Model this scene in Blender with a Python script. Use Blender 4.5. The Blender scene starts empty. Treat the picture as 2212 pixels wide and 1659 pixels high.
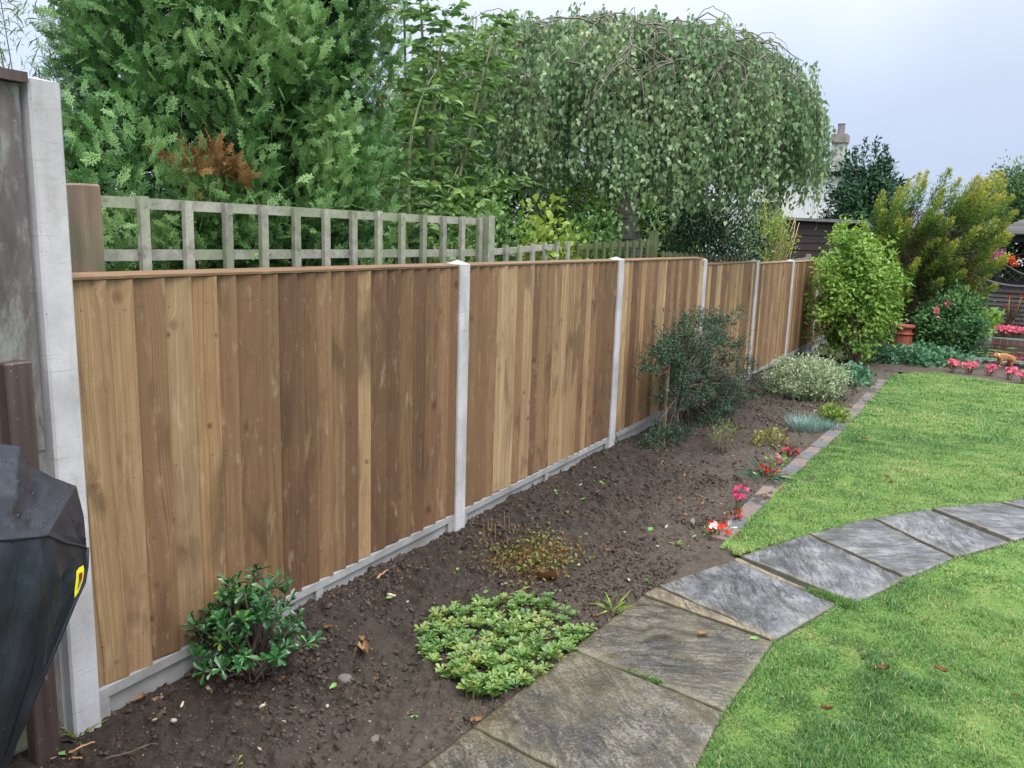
import bpy, bmesh, math, random
import numpy as np
from mathutils import Matrix, Vector

sc = bpy.context.scene
COL = sc.collection

# ------------------------------------------------------------------ camera
FPX, YAW, PITCH, ROLL = 1767.5, 0.5138, 0.1810, 0.0315      # focal length in photo pixels (2212 wide), angles in radians
CAM = np.array([2.1605, 0.0, 1.5061])
_F = np.array([-math.sin(YAW)*math.cos(PITCH), math.cos(YAW)*math.cos(PITCH), -math.sin(PITCH)])
_R0 = np.array([math.cos(YAW), math.sin(YAW), 0.0]); _U0 = np.cross(_R0, _F)
_R = _R0*math.cos(ROLL)+_U0*math.sin(ROLL); _U = -_R0*math.sin(ROLL)+_U0*math.cos(ROLL)
cam_d = bpy.data.cameras.new("camera"); cam = bpy.data.objects.new("camera", cam_d); COL.objects.link(cam)
cam_d.sensor_width = 36.0; cam_d.lens = 36.0*FPX/2212.0
cam_d.clip_start = 0.05; cam_d.clip_end = 1000.0
cam.matrix_world = Matrix(((_R[0], _U[0], -_F[0], CAM[0]), (_R[1], _U[1], -_F[1], CAM[1]), (_R[2], _U[2], -_F[2], CAM[2]), (0, 0, 0, 1)))
sc.camera = cam

# ------------------------------------------------------------------ world: overcast sky
SUN_EL, SUN_AZ = math.radians(58), math.radians(120)
w = bpy.data.worlds.new("World"); sc.world = w; w.use_nodes = True
wt = w.node_tree; wt.nodes.clear()
wo = wt.nodes.new('ShaderNodeOutputWorld'); bg = wt.nodes.new('ShaderNodeBackground'); bg.inputs['Strength'].default_value = 0.1
wt.links.new(bg.outputs[0], wo.inputs[0])
sky = wt.nodes.new('ShaderNodeTexSky'); sky.sky_type = 'NISHITA'; sky.sun_disc = False
sky.sun_elevation = SUN_EL; sky.sun_rotation = SUN_AZ; sky.dust_density = 3.0
geo = wt.nodes.new('ShaderNodeTexCoord')
sep = wt.nodes.new('ShaderNodeSeparateXYZ'); wt.links.new(geo.outputs['Generated'], sep.inputs[0])
rmp = wt.nodes.new('ShaderNodeValToRGB'); wt.links.new(sep.outputs['Z'], rmp.inputs[0])
els = rmp.color_ramp.elements       # cloud deck: paler and much brighter towards the zenith (stored / 20, multiplied back below)
els[0].position = 0.0; els[0].color = (0.150, 0.180, 0.245, 1)
els[1].position = 0.9; els[1].color = (0.95, 0.97, 1.0, 1)
e = els.new(0.16); e.color = (0.180, 0.206, 0.262, 1)
e = els.new(0.30); e.color = (0.255, 0.275, 0.31, 1)
e = els.new(0.5); e.color = (0.46, 0.48, 0.51, 1)
cn = wt.nodes.new('ShaderNodeTexNoise'); cn.inputs['Scale'].default_value = 2.2; cn.inputs['Detail'].default_value = 5; cn.inputs['Roughness'].default_value = 0.45
wt.links.new(geo.outputs['Generated'], cn.inputs['Vector'])
cm = wt.nodes.new('ShaderNodeMapRange'); cm.inputs[1].default_value = 0.3; cm.inputs[2].default_value = 0.7; cm.inputs[3].default_value = 17.2; cm.inputs[4].default_value = 23.8
wt.links.new(cn.outputs[0], cm.inputs[0])
vm = wt.nodes.new('ShaderNodeVectorMath'); vm.operation = 'SCALE'; wt.links.new(rmp.outputs[0], vm.inputs[0]); wt.links.new(cm.outputs[0], vm.inputs['Scale'])
mx = wt.nodes.new('ShaderNodeMix'); mx.data_type = 'RGBA'; mx.inputs[0].default_value = 0.93
wt.links.new(sky.outputs[0], mx.inputs[6]); wt.links.new(vm.outputs[0], mx.inputs[7]); wt.links.new(mx.outputs[2], bg.inputs['Color'])

# ------------------------------------------------------------------ sun behind the cloud
sd = bpy.data.lights.new("sun", 'SUN'); sun = bpy.data.objects.new("sun", sd); COL.objects.link(sun)
sd.energy = 0.9; sd.angle = math.radians(25); sd.color = (1.0, 0.97, 0.92)
_sv = Vector((math.sin(SUN_AZ)*math.cos(SUN_EL), math.cos(SUN_AZ)*math.cos(SUN_EL), math.sin(SUN_EL)))
sun.rotation_euler = _sv.to_track_quat('Z', 'Y').to_euler()

sc.view_settings.view_transform = 'Standard'; sc.view_settings.look = 'None'
sc.view_settings.gamma = 1.0; sc.view_settings.exposure = 0.98
try: sc.view_settings.use_curve_mapping = False
except Exception: pass
sc.cycles.max_bounces = 6; sc.cycles.diffuse_bounces = 3; sc.cycles.glossy_bounces = 3
sc.cycles.transmission_bounces = 4; sc.cycles.transparent_max_bounces = 4
sc.cycles.use_denoising = True

# ------------------------------------------------------------------ helpers: projection of a photo pixel onto the place
def _ray(px, py): return _F+_R*(px-1106)/FPX-_U*(py-829.5)/FPX
def on_z(px, py, z=0.0):
    d = _ray(px, py); return CAM+d*((z-CAM[2])/d[2])
def on_x(px, py, X=0.0):
    d = _ray(px, py); return CAM+d*((X-CAM[0])/d[0])
def on_y(px, py, Y):
    d = _ray(px, py); return CAM+d*(Y/d[1])
def sstep(a, b, x):
    t = np.clip((np.asarray(x, float)-a)/(b-a), 0, 1); return t*t*(3-2*t)

def _hash(ix, iy, s):
    h = (ix.astype(np.int64)*374761393+iy.astype(np.int64)*668265263+s*1442695041) & 0xffffffff
    h = ((h ^ (h >> 13))*1274126177) & 0xffffffff
    return ((h ^ (h >> 16)) & 0xffff)/65535.0
def vnoise(x, y, s=0):
    x = np.asarray(x, float); y = np.asarray(y, float)
    ix = np.floor(x); iy = np.floor(y); fx = x-ix; fy = y-iy
    fx = fx*fx*(3-2*fx); fy = fy*fy*(3-2*fy); ix = ix.astype(np.int64); iy = iy.astype(np.int64)
    a = _hash(ix, iy, s); b = _hash(ix+1, iy, s); c = _hash(ix, iy+1, s); d = _hash(ix+1, iy+1, s)
    return (a*(1-fx)+b*fx)*(1-fy)+(c*(1-fx)+d*fx)*fy-0.5
def fbm(x, y, s=0, o=4, g=0.5):
    r = 0; a = 1.0; f = 1.0
    for k in range(o):
        r = r+a*vnoise(np.asarray(x)*f+k*17.3, np.asarray(y)*f-k*9.1, s+k); a *= g; f *= 2.03
    return r

def zg(y): return -0.08*sstep(6, 12, y)
def soil_h(x, y):
    x = np.asarray(x, float); y = np.asarray(y, float)
    bank = 0.062*(1-sstep(0.02, 0.62, x+0.10*fbm(x*2.2, y*2.2, 5, 2)))
    return zg(y)+bank-0.014+0.026*fbm(x*2.6, y*2.6, 9, 3)+0.004*sstep(0.9, 1.15, x)
def gp(px, py):
    z = 0.0
    for _ in range(8):
        p = on_z(px, py, z); z = float(soil_h(p[0], p[1])) if -0.1 < p[0] < 1.25 and p[1] < 12.6 else float(zg(p[1]))
    p[2] = z; return p

# ------------------------------------------------------------------ helpers: objects
def tag(o, label=None, cat=None, group=None, kind=None):
    if label: o['label'] = label
    if cat: o['category'] = cat
    if group: o['group'] = group
    if kind: o['kind'] = kind
    return o
def thing(name, loc, label, cat, group=None, rz=0.0):
    o = bpy.data.objects.new(name, None); COL.objects.link(o); o.location = [float(c) for c in loc]; o.rotation_euler = (0, 0, rz)
    o.empty_display_size = 0.1
    return tag(o, label, cat, group)
def copy_tree(o, parent=None):
    c = o.copy(); COL.objects.link(c); c.parent = parent
    for ch in list(o.children): copy_tree(ch, c)
    return c
def mesh_np(name, V, loops, totals, mat, parent=None, attrs=None, midx=None, smooth=False, uv=None, off=None):
    me = bpy.data.meshes.new(name); V = np.asarray(V, np.float32); loops = np.asarray(loops, np.int32); totals = np.asarray(totals, np.int32)
    if off is not None: V = V-np.asarray(off, np.float32)
    me.vertices.add(len(V)); me.vertices.foreach_set('co', V.ravel())
    me.loops.add(len(loops)); me.loops.foreach_set('vertex_index', loops)
    me.polygons.add(len(totals)); st = np.zeros(len(totals), np.int32); st[1:] = np.cumsum(totals)[:-1]
    me.polygons.foreach_set('loop_start', st)
    try: me.polygons.foreach_set('loop_total', totals)
    except Exception: pass
    me.polygons.foreach_set('use_smooth', np.full(len(totals), bool(smooth)))
    if midx is not None: me.polygons.foreach_set('material_index', np.asarray(midx, np.int32))
    for k, v in (attrs or {}).items():
        a = me.attributes.new(k, 'FLOAT', 'POINT'); a.data.foreach_set('value', np.asarray(v, np.float32))
    if uv is not None:
        l = me.uv_layers.new(name='UVMap'); l.data.foreach_set('uv', np.asarray(uv, np.float32)[loops].ravel())
    for m in (mat if isinstance(mat, (list, tuple)) else [mat]): me.materials.append(m)
    me.update(calc_edges=True); me.validate()
    o = bpy.data.objects.new(name, me); COL.objects.link(o)
    if parent is not None: o.parent = parent
    return o

class MB:
    """collects shapes for ONE mesh object"""
    def __init__(s): s.V = []; s.L = []; s.T = []; s.A = []; s.U = []; s.M = []; s.n = 0
    def add(s, V, faces, rnd=0.5, uv=None, m=0):
        V = np.asarray(V, float).reshape(-1, 3)
        for f in faces: s.L.extend([i+s.n for i in f]); s.T.append(len(f)); s.M.append(m)
        s.V.append(V); s.A.append(np.full(len(V), rnd) if np.isscalar(rnd) else np.asarray(rnd, float))
        s.U.append(np.zeros((len(V), 2)) if uv is None else np.asarray(uv, float)); s.n += len(V); return s
    def box(s, a, b, rnd=0.5, m=0, R=None, o=None):
        x0, y0, z0 = a; x1, y1, z1 = b
        V = np.array([(x, y, z) for z in (z0, z1) for y in (y0, y1) for x in (x0, x1)], float)
        U = np.stack([V[:, 0]+V[:, 1], V[:, 2]], 1)
        if R is not None: V = V@np.array(R).T
        if o is not None: V = V+np.array(o)
        return s.add(V, [(0, 2, 3, 1), (4, 5, 7, 6), (0, 1, 5, 4), (2, 6, 7, 3), (0, 4, 6, 2), (1, 3, 7, 5)], rnd, U, m)
    def bar(s, p, q, w, t, up=(0, 0, 1), rnd=0.5, m=0):
        p = np.array(p, float); q = np.array(q, float); d = q-p; L = np.linalg.norm(d); d = d/L
        sx = np.cross(d, up); sx /= np.linalg.norm(sx)+1e-9; u = np.cross(sx, d)
        return s.box((-w/2, 0, -t/2), (w/2, L, t/2), rnd, m, R=np.stack([sx, d, u], 1), o=p)
    def tube(s, pts, rad, sides=6, rnd=0.5, m=0, cap=True):
        P = np.array(pts, float); n = len(P); r = np.full(n, rad) if np.isscalar(rad) else np.interp(np.linspace(0, 1, n), np.linspace(0, 1, len(rad)), rad)
        T = np.gradient(P, axis=0); T /= np.linalg.norm(T, axis=1)[:, None]+1e-9
        ref = np.array([0, 0, 1.0]) if abs(T[0, 2]) < 0.9 else np.array([1.0, 0, 0])
        A = np.cross(T, ref); A /= np.linalg.norm(A, axis=1)[:, None]+1e-9; B = np.cross(T, A)
        th = np.arange(sides)*2*np.pi/sides
        V = P[:, None]+r[:, None, None]*(np.cos(th)[None, :, None]*A[:, None]+np.sin(th)[None, :, None]*B[:, None])
        L = np.concatenate([[0], np.cumsum(np.linalg.norm(np.diff(P, axis=0), axis=1))])
        uv = np.stack([np.tile(th/6.28*0.3, n), np.repeat(L, sides)], 1)
        f = [(i*sides+k, i*sides+(k+1) % sides, (i+1)*sides+(k+1) % sides, (i+1)*sides+k) for i in range(n-1) for k in range(sides)]
        if cap: f += [tuple(range(sides))[::-1], tuple((n-1)*sides+k for k in range(sides))]
        return s.add(V.reshape(-1, 3), f, rnd, uv, m)
    def lathe(s, prof, c=(0, 0, 0), sides=24, rnd=0.5, m=0, cap=True):
        th = np.arange(sides)*2*np.pi/sides; V = []
        for r, z in prof: V += [(c[0]+r*math.cos(t), c[1]+r*math.sin(t), c[2]+z) for t in th]
        n = len(prof); f = [(i*sides+k, i*sides+(k+1) % sides, (i+1)*sides+(k+1) % sides, (i+1)*sides+k) for i in range(n-1) for k in range(sides)]
        if cap: f += [tuple(range(sides))[::-1], tuple((n-1)*sides+k for k in range(sides))]
        return s.add(V, f, rnd, None, m)
    def poly(s, pts, n, t, rnd=0.5, m=0):
        """extrude polygon pts (world) by vector n*t"""
        P = np.array(pts, float); Q = P+np.array(n)*t; k = len(P)
        return s.add(np.vstack([P, Q]), [tuple(range(k))[::-1], tuple(range(k, 2*k))]+[(i, (i+1) % k, k+(i+1) % k, k+i) for i in range(k)], rnd, None, m)
    def grid(s, G, rnd=0.5, m=0, uv=None):
        """G: (n,m,3) grid of points"""
        a, b = G.shape[:2]; I = np.arange(a*b).reshape(a, b)
        f = np.stack([I[:-1, :-1], I[1:, :-1], I[1:, 1:], I[:-1, 1:]], -1).reshape(-1, 4)
        return s.add(G.reshape(-1, 3), [tuple(int(v) for v in q) for q in f], rnd, uv, m)
    def build(s, name, mat, parent=None, smooth=False, off=None):
        return mesh_np(name, np.vstack(s.V), s.L, s.T, mat, parent, {'rnd': np.concatenate(s.A)}, s.M, smooth, np.vstack(s.U), off)
def bevel(o, w=0.003, seg=1):
    m = o.modifiers.new('bevel', 'BEVEL'); m.width = w; m.segments = seg; m.limit_method = 'ANGLE'; return o

# ---- leaf templates: (verts, faces); x side, y along, z normal, unit length
T_OVATE = (np.array([(0, 0, 0), (-.40, .28, .09), (0, .33, 0), (.40, .28, .09), (-.38, .62, .05), (0, .66, -.04), (.38, .62, .05), (0, 1, -.16)]), [(0, 3, 2), (0, 2, 1), (1, 2, 5, 4), (2, 3, 6, 5), (4, 5, 7), (5, 6, 7)])
T_OBOV = (np.array([(0, 0, 0), (-.18, .3, .03), (0, .33, 0), (.18, .3, .03), (-.42, .74, .08), (0, .78, -.02), (.42, .74, .08), (-.2, .96, .0), (.2, .96, 0), (0, 1, -.06)]), [(0, 3, 2), (0, 2, 1), (1, 2, 5, 4), (2, 3, 6, 5), (4, 5, 9, 7), (5, 6, 8, 9)])
T_LANCE = (np.array([(0, 0, 0), (-.2, .4, .05), (0, .42, 0), (.2, .4, .05), (0, 1, -.2)]), [(0, 3, 2), (0, 2, 1), (1, 2, 4), (2, 3, 4)])
T_BIRCH = (np.array([(0, 0, 0), (-.38, .16, .04), (-.42, .32, .05), (0, .3, -.02), (.38, .16, .04), (.42, .32, .05), (-.18, .72, 0), (.18, .72, 0), (0, 1.05, -.08)]), [(0, 3, 2, 1), (0, 4, 5, 3), (2, 3, 8, 6), (3, 5, 7, 8)])
T_SMALL = (np.array([(0, 0, 0), (-.32, .5, .06), (0, 1, 0), (.32, .5, .06)]), [(0, 3, 2), (0, 2, 1)])
T_BLADE = (np.array([(-.5, 0, 0), (.5, 0, 0), (-.42, .5, .05), (.42, .5, .05), (0, 1, .28)]), [(0, 1, 3, 2), (2, 3, 4)])
def spray_template(nside=9, nsub=3, w=0.050, droop=0.25):
    V = []; F = []
    def seg(p, q, w0, w1, z0, z1):
        d = np.array(q)-np.array(p); l = np.linalg.norm(d)+1e-9; n = np.array([-d[1], d[0]])/l; b = len(V)
        for (pt, ww, z) in ((p, w0, z0), (q, w1, z1)):
            V.append((pt[0]-n[0]*ww, pt[1]-n[1]*ww, z)); V.append((pt[0]+n[0]*ww, pt[1]+n[1]*ww, z))
        F.append((b, b+1, b+3, b+2))
    zz = lambda x, y: -droop*(y**2)*0.5-0.10*abs(x)
    seg((0, 0), (0, 1), w*0.5, w*0.4, 0, zz(0, 1))
    for i in range(nside):
        y = 0.12+0.83*i/nside; sd_ = 1 if i % 2 else -1; L = 0.52*(1-0.75*(y-0.1))*(0.75+0.5*((i*37) % 10)/10)
        a = math.radians(38+6*((i*53) % 7)/7); dx, dy = math.sin(a)*sd_, math.cos(a)
        p = (0, y); q = (dx*L, y+dy*L); seg(p, q, w*0.55, w*0.35, zz(*p), zz(*q))
        for k in range(nsub):
            t = 0.3+0.65*k/nsub; pp = (dx*L*t, y+dy*L*t); s2 = 1 if (k+i) % 2 else -1; l2 = L*0.42*(1.1-t*0.6)
            a2 = a*sd_+s2*math.radians(40); qq = (pp[0]+math.sin(a2)*l2, pp[1]+math.cos(a2)*l2); seg(pp, qq, w*0.6, w*0.3, zz(*pp), zz(*qq)-0.02)
    return np.array(V), F
T_SPRAY = spray_template()

def scatter(tmpl, pos, d, n, L, W=None, rnd=None):
    """instances baked in arrays; returns V, loops, totals, rnd per vertex"""
    tv, tf = tmpl; m = len(pos); k = len(tv); pos = np.asarray(pos, float)
    d = d/(np.linalg.norm(d, axis=1)[:, None]+1e-9); sx = np.cross(d, n); sx /= np.linalg.norm(sx, axis=1)[:, None]+1e-9; nn = np.cross(sx, d)
    L = np.broadcast_to(L, (m,)).astype(float); W = L if W is None else np.broadcast_to(W, (m,)).astype(float)
    V = pos[:, None]+(tv[None, :, 0, None]*W[:, None, None])*sx[:, None]+(tv[None, :, 1, None]*L[:, None, None])*d[:, None]+(tv[None, :, 2, None]*L[:, None, None])*nn[:, None]
    fl = np.concatenate([np.array(f) for f in tf]); ft = np.array([len(f) for f in tf])
    loops = (fl[None]+(np.arange(m)*k)[:, None]).ravel(); tot = np.tile(ft, m)
    r = np.random.rand(m) if rnd is None else rnd
    return V.reshape(-1, 3), loops, tot, np.repeat(r, k)
def join(parts):
    V = []; L = []; T = []; A = []; o = 0
    for (v, l, t, a) in parts: V.append(v); L.append(l+o); T.append(t); A.append(a); o += len(v)
    return np.vstack(V), np.concatenate(L), np.concatenate(T), np.concatenate(A)
def leafobj(name, parts, mat, parent=None, off=None, smooth=False):
    V, L, T, A = join(parts if isinstance(parts, list) else [parts]); return mesh_np(name, V, L, T, mat, parent, {'rnd': A}, None, smooth, None, off)
def rdir(m):
    v = np.random.randn(m, 3); return v/np.linalg.norm(v, axis=1)[:, None]
np.random.seed(11); random.seed(11)
def rn(*s): return np.random.rand(*s)
def wp(o):  # world position of a top-level object
    return np.array(o.location)

# ------------------------------------------------------------------ materials
class NT:
    def __init__(s, name):
        s.m = bpy.data.materials.new(name); s.m.use_nodes = True; s.t = s.m.node_tree; s.t.nodes.clear(); s.out = s.t.nodes.new('ShaderNodeOutputMaterial')
    def n(s, typ, o=0, **kw):
        nd = s.t.nodes.new('ShaderNode'+typ)
        for k, v in kw.items():
            if k.startswith('i') and k[1:].isdigit(): s.set(nd.inputs[int(k[1:])], v)
            elif hasattr(nd, k) and k not in ('color',): setattr(nd, k, v)
            else: s.set(nd.inputs[k.replace('_', ' ')], v)
        return nd.outputs[o] if o is not None else nd
    def set(s, i, v):
        if isinstance(v, bpy.types.NodeSocket): s.t.links.new(v, i)
        elif isinstance(v, (tuple, list)) and len(v) == 3 and i.type == 'RGBA': i.default_value = (*v, 1)
        else: i.default_value = v
    def math(s, op, a, b=0.0, c=0.0, clamp=False): return s.n('Math', operation=op, i0=a, i1=b, i2=c, use_clamp=clamp)
    def mix(s, f, a, b, blend='MIX'):
        nd = s.t.nodes.new('ShaderNodeMix'); nd.data_type = 'RGBA'; nd.blend_type = blend
        s.set(nd.inputs[0], f); s.set(nd.inputs[6], a); s.set(nd.inputs[7], b); return nd.outputs[2]
    def ramp(s, f, stops, interp='LINEAR'):
        nd = s.t.nodes.new('ShaderNodeValToRGB'); s.set(nd.inputs[0], f); cr = nd.color_ramp; cr.interpolation = interp
        for k, (p, c) in enumerate(stops):
            e = cr.elements[k] if k < 2 else cr.elements.new(p)
            e.position = p; e.color = (*c, 1) if len(c) == 3 else c
        return nd.outputs[0]
    def noise(s, vec, scale, detail=3, rough=0.5, dist=0.0): return s.n('TexNoise', Vector=vec, Scale=scale, Detail=detail, Roughness=rough, Distortion=dist)
    def mr(s, v, a, b, c=0.0, d=1.0): return s.n('MapRange', i0=v, i1=a, i2=b, i3=c, i4=d)
    def pos(s): return s.n('NewGeometry')
    def rnd(s): return s.n('Attribute', 2, attribute_name='rnd')
    def scale(s, v, sx, sy, sz): return s.n('Mapping', Vector=v, Scale=(sx, sy, sz))
    def bump(s, h, strength=0.5, dist=0.01): return s.n('Bump', Height=h, Strength=strength, Distance=dist)
    def surf(s, base, rough=0.6, normal=None, spec=0.5, **kw):
        nd = s.t.nodes.new('ShaderNodeBsdfPrincipled'); s.set(nd.inputs['Base Color'], base); s.set(nd.inputs['Roughness'], rough); s.set(nd.inputs['Specular IOR Level'], spec)
        if normal is not None: s.set(nd.inputs['Normal'], normal)
        for k, v in kw.items(): s.set(nd.inputs[k.replace('_', ' ')], v)
        s.t.links.new(nd.outputs[0], s.out.inputs[0]); return s.m
def hx(h):
    c = [int(h[i:i+2], 16)/255 for i in (0, 2, 4)]; return tuple(v/12.92 if v < 0.04045 else ((v+0.055)/1.055)**2.4 for v in c)

def foliage(name, cols, rough=0.42, trans=0.3, spec=0.4, patch=2.5, wear=None):
    t = NT(name); p = t.pos(); r = t.rnd()
    v = t.math('ADD', t.math('MULTIPLY', r, 0.75), t.math('MULTIPLY', t.math('SUBTRACT', t.noise(p, patch, 2), 0.35), 0.8), clamp=True)
    k = len(cols); c = t.ramp(v, [(i/(k-1), hx(q)) for i, q in enumerate(cols)])
    c = t.mix(t.mr(t.noise(p, 60, 2), 0.3, 0.7, 0.0, 0.35), c, (0.02, 0.03, 0.01), 'MIX') if wear is None else c
    b = t.t.nodes.new('ShaderNodeBsdfPrincipled'); t.set(b.inputs['Base Color'], c); t.set(b.inputs['Roughness'], rough); t.set(b.inputs['Specular IOR Level'], spec)
    tr = t.t.nodes.new('ShaderNodeBsdfTranslucent'); t.set(tr.inputs[0], t.mix(0.5, c, hx('9ab83a'), 'MULTIPLY') if False else c)
    ms = t.t.nodes.new('ShaderNodeMixShader'); ms.inputs[0].default_value = trans
    t.t.links.new(b.outputs[0], ms.inputs[1]); t.t.links.new(tr.outputs[0], ms.inputs[2]); t.t.links.new(ms.outputs[0], t.out.inputs[0]); return t.m
def plain(name, col, rough=0.6, var=0.3, scale=8, bumpy=0.0, spec=0.5):
    t = NT(name); p = t.pos(); c = hx(col) if isinstance(col, str) else col
    k = t.mr(t.noise(p, scale, 4, 0.6), 0.25, 0.75, 1-var, 1+var); cc = t.n('VectorMath', operation='SCALE', i0=c, Scale=k)
    return t.surf(cc, rough, t.bump(t.noise(p, scale*6, 3), bumpy, 0.003) if bumpy else None, spec)

def wood(name, light, dark, warm, rough=0.62, tone=(0.62, 1.25), knots=True, boards=None):
    """sawn boards: UV in metres (u across, v along), one rnd value per board"""
    t = NT(name); uv = t.n('UVMap'); r = t.rnd()
    off = t.n('CombineXYZ', X=t.math('MULTIPLY', r, 171.3), Y=t.math('MULTIPLY', r, 593.7)); q = t.n('VectorMath', operation='ADD', i0=uv, i1=off)
    sx = t.n('SeparateXYZ', None, Vector=q); u = sx.outputs[0]
    wob = t.noise(t.scale(q, 3.5, 0.9, 1), 1.0, 2)
    P = t.math('ADD', u, t.math('MULTIPLY', wob, 0.11))
    if knots:
        vo = t.n('TexVoronoi', None, Vector=t.scale(q, 10.5, 8.0, 1), Scale=1.0); d = t.math('MULTIPLY', vo.outputs['Distance'], t.mr(t.n('SeparateColor', 1, Color=vo.outputs['Color']), 0.0, 1.0, 0.75, 2.2))
        kb = t.math('POWER', 2.718, t.math('MULTIPLY', t.math('MULTIPLY', d, d), -26.0)); P = t.math('ADD', P, t.math('MULTIPLY', kb, 0.035))
        core = t.mr(d, 0.08, 0.15, 1.0, 0.0); rim = t.mr(t.math('ABSOLUTE', t.math('SUBTRACT', d, 0.15)), 0.0, 0.05, 1.0, 0.0)
        pick = t.mr(t.n('SeparateColor', 0, Color=vo.outputs['Color']), 0.12, 0.2, 0.0, 1.0)
    fine = t.n('TexNoise', noise_dimensions='1D', W=t.math('MULTIPLY', P, 240.0), Scale=1.0, Detail=2.0)
    mid = t.n('TexNoise', noise_dimensions='1D', W=t.math('MULTIPLY', P, 62.0), Scale=1.0, Detail=3.0, Roughness=0.65)
    g = t.math('ADD', t.math('MULTIPLY', fine, 0.45), t.math('MULTIPLY', mid, 0.55))
    tn0 = t.n('TexWhiteNoise', 0, noise_dimensions='1D', W=t.math('MULTIPLY', r, 733.0)); lc = t.ramp(tn0, [(0.0, hx(boards[0])), (0.3, hx(boards[1])), (0.55, hx(boards[2])), (1.0, hx(boards[3]))]) if boards else hx(light)
    c = t.mix(t.mr(g, 0.30, 0.62), t.mix(0.62, lc, hx(dark)), lc)
    blot = t.noise(t.scale(q, 9, 1.6, 1), 1.0, 4, 0.6); c = t.mix(t.mr(blot, 0.45, 0.72, 0.0, 0.65), c, hx(warm))
    c = t.mix(t.math('MULTIPLY', t.mr(sx.outputs[0] if False else t.n('SeparateXYZ', 0, Vector=uv), 0.001, 0.007, 1.0, 0.0), 0.85), c, (0.03, 0.02, 0.012))  # contact shadow of the board lap, painted as a dark edge strip
    tn = t.n('TexWhiteNoise', 0, noise_dimensions='1D', W=t.math('MULTIPLY', r, 913.0)); tnw = t.n('TexWhiteNoise', 0, noise_dimensions='1D', W=t.math('MULTIPLY', r, 411.0))
    c = t.mix(t.mr(tnw, 0.5, 1.0, 0.0, 0.55), c, hx(warm)); c = t.n('VectorMath', operation='SCALE', i0=c, Scale=t.mr(tn, 0.0, 1.0, *tone))
    dirt = t.noise(t.scale(q, 14, 5, 1), 1.0, 5, 0.7); c = t.mix(t.mr(dirt, 0.56, 0.75, 0.0, 0.4), c, hx(dark))
    if knots:
        c = t.mix(t.math('MULTIPLY', t.math('MULTIPLY', rim, pick), 0.45), c, hx('5e4530')); c = t.mix(t.math('MULTIPLY', t.math('MULTIPLY', core, pick), 0.85), c, hx('5a3420'))
    st_ = t.noise(t.scale(q, 7, 2.2, 1), 1.0, 3, 0.5, 0.6); c = t.mix(t.mr(st_, 0.57, 0.68, 0.0, 0.55), c, hx('4a3626')); c = t.mix(t.mr(t.noise(t.scale(q, 26, 6, 1), 1.0, 4, 0.65), 0.58, 0.72, 0, 0.35), c, hx('bba88a'))
    us = t.n('SeparateXYZ', None, Vector=uv); nu = t.math('SUBTRACT', us.outputs[0], t.math('ADD', 0.022, t.math('MULTIPLY', tn, 0.05))); nv = t.math('SUBTRACT', t.math('FRACT', t.math('ADD', t.math('MULTIPLY', us.outputs[1], 2.0), t.math('MULTIPLY', tnw, 0.02))), 0.53)
    nd_ = t.math('ADD', t.math('MULTIPLY', nu, nu), t.math('MULTIPLY', t.math('MULTIPLY', nv, nv), 0.25)); c = t.mix(t.mr(nd_, 0.000004, 0.000010, 0.8, 0.0), c, (0.03, 0.025, 0.02))
    scr = t.noise(t.scale(q, 60, 30, 1), 1.0, 2); c = t.mix(t.mr(scr, 0.66, 0.76, 0.0, 0.35), c, hx(light))
    return t.surf(c, t.mr(blot, 0.3, 0.7, rough-0.1, rough+0.1), t.bump(g, 0.6, 0.003), 0.4)

def concrete(name, light, dark, lines=True):
    t = NT(name); p = t.pos(); n1 = t.noise(p, 5, 5, 0.6); c = t.mix(t.mr(n1, 0.3, 0.7), hx(dark), hx(light))
    fine = t.noise(p, 180, 2); c = t.mix(t.mr(fine, 0.4, 0.7, 0.0, 0.25), c, hx(dark))
    if lines:
        ln = t.noise(t.scale(p, 6, 6, 95), 1.0, 3, 0.6); c = t.mix(t.mr(ln, 0.62, 0.70, 0.0, 0.28), c, hx('6f6a66'))
    vo = t.n('TexVoronoi', None, Vector=p, Scale=75.0); pk = t.math('MULTIPLY', t.mr(t.n('SeparateColor', 0, Color=vo.outputs['Color']), 0.74, 0.8), t.mr(t.noise(p, 9, 2), 0.42, 0.55))
    pit = t.math('MULTIPLY', t.mr(vo.outputs['Distance'], 0.10, 0.16, 1.0, 0.0), pk); c = t.mix(t.math('MULTIPLY', pit, 0.8), c, hx('3c3836'))
    gr = t.mr(t.noise(t.scale(p, 3, 3, 1), 4, 5, 0.65), 0.5, 0.72, 0.0, 0.45); c = t.mix(gr, c, hx('8a8378'))
    return t.surf(c, 0.82, t.bump(t.math('SUBTRACT', t.noise(p, 60, 4), pit), 0.25, 0.003), 0.3)
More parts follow.
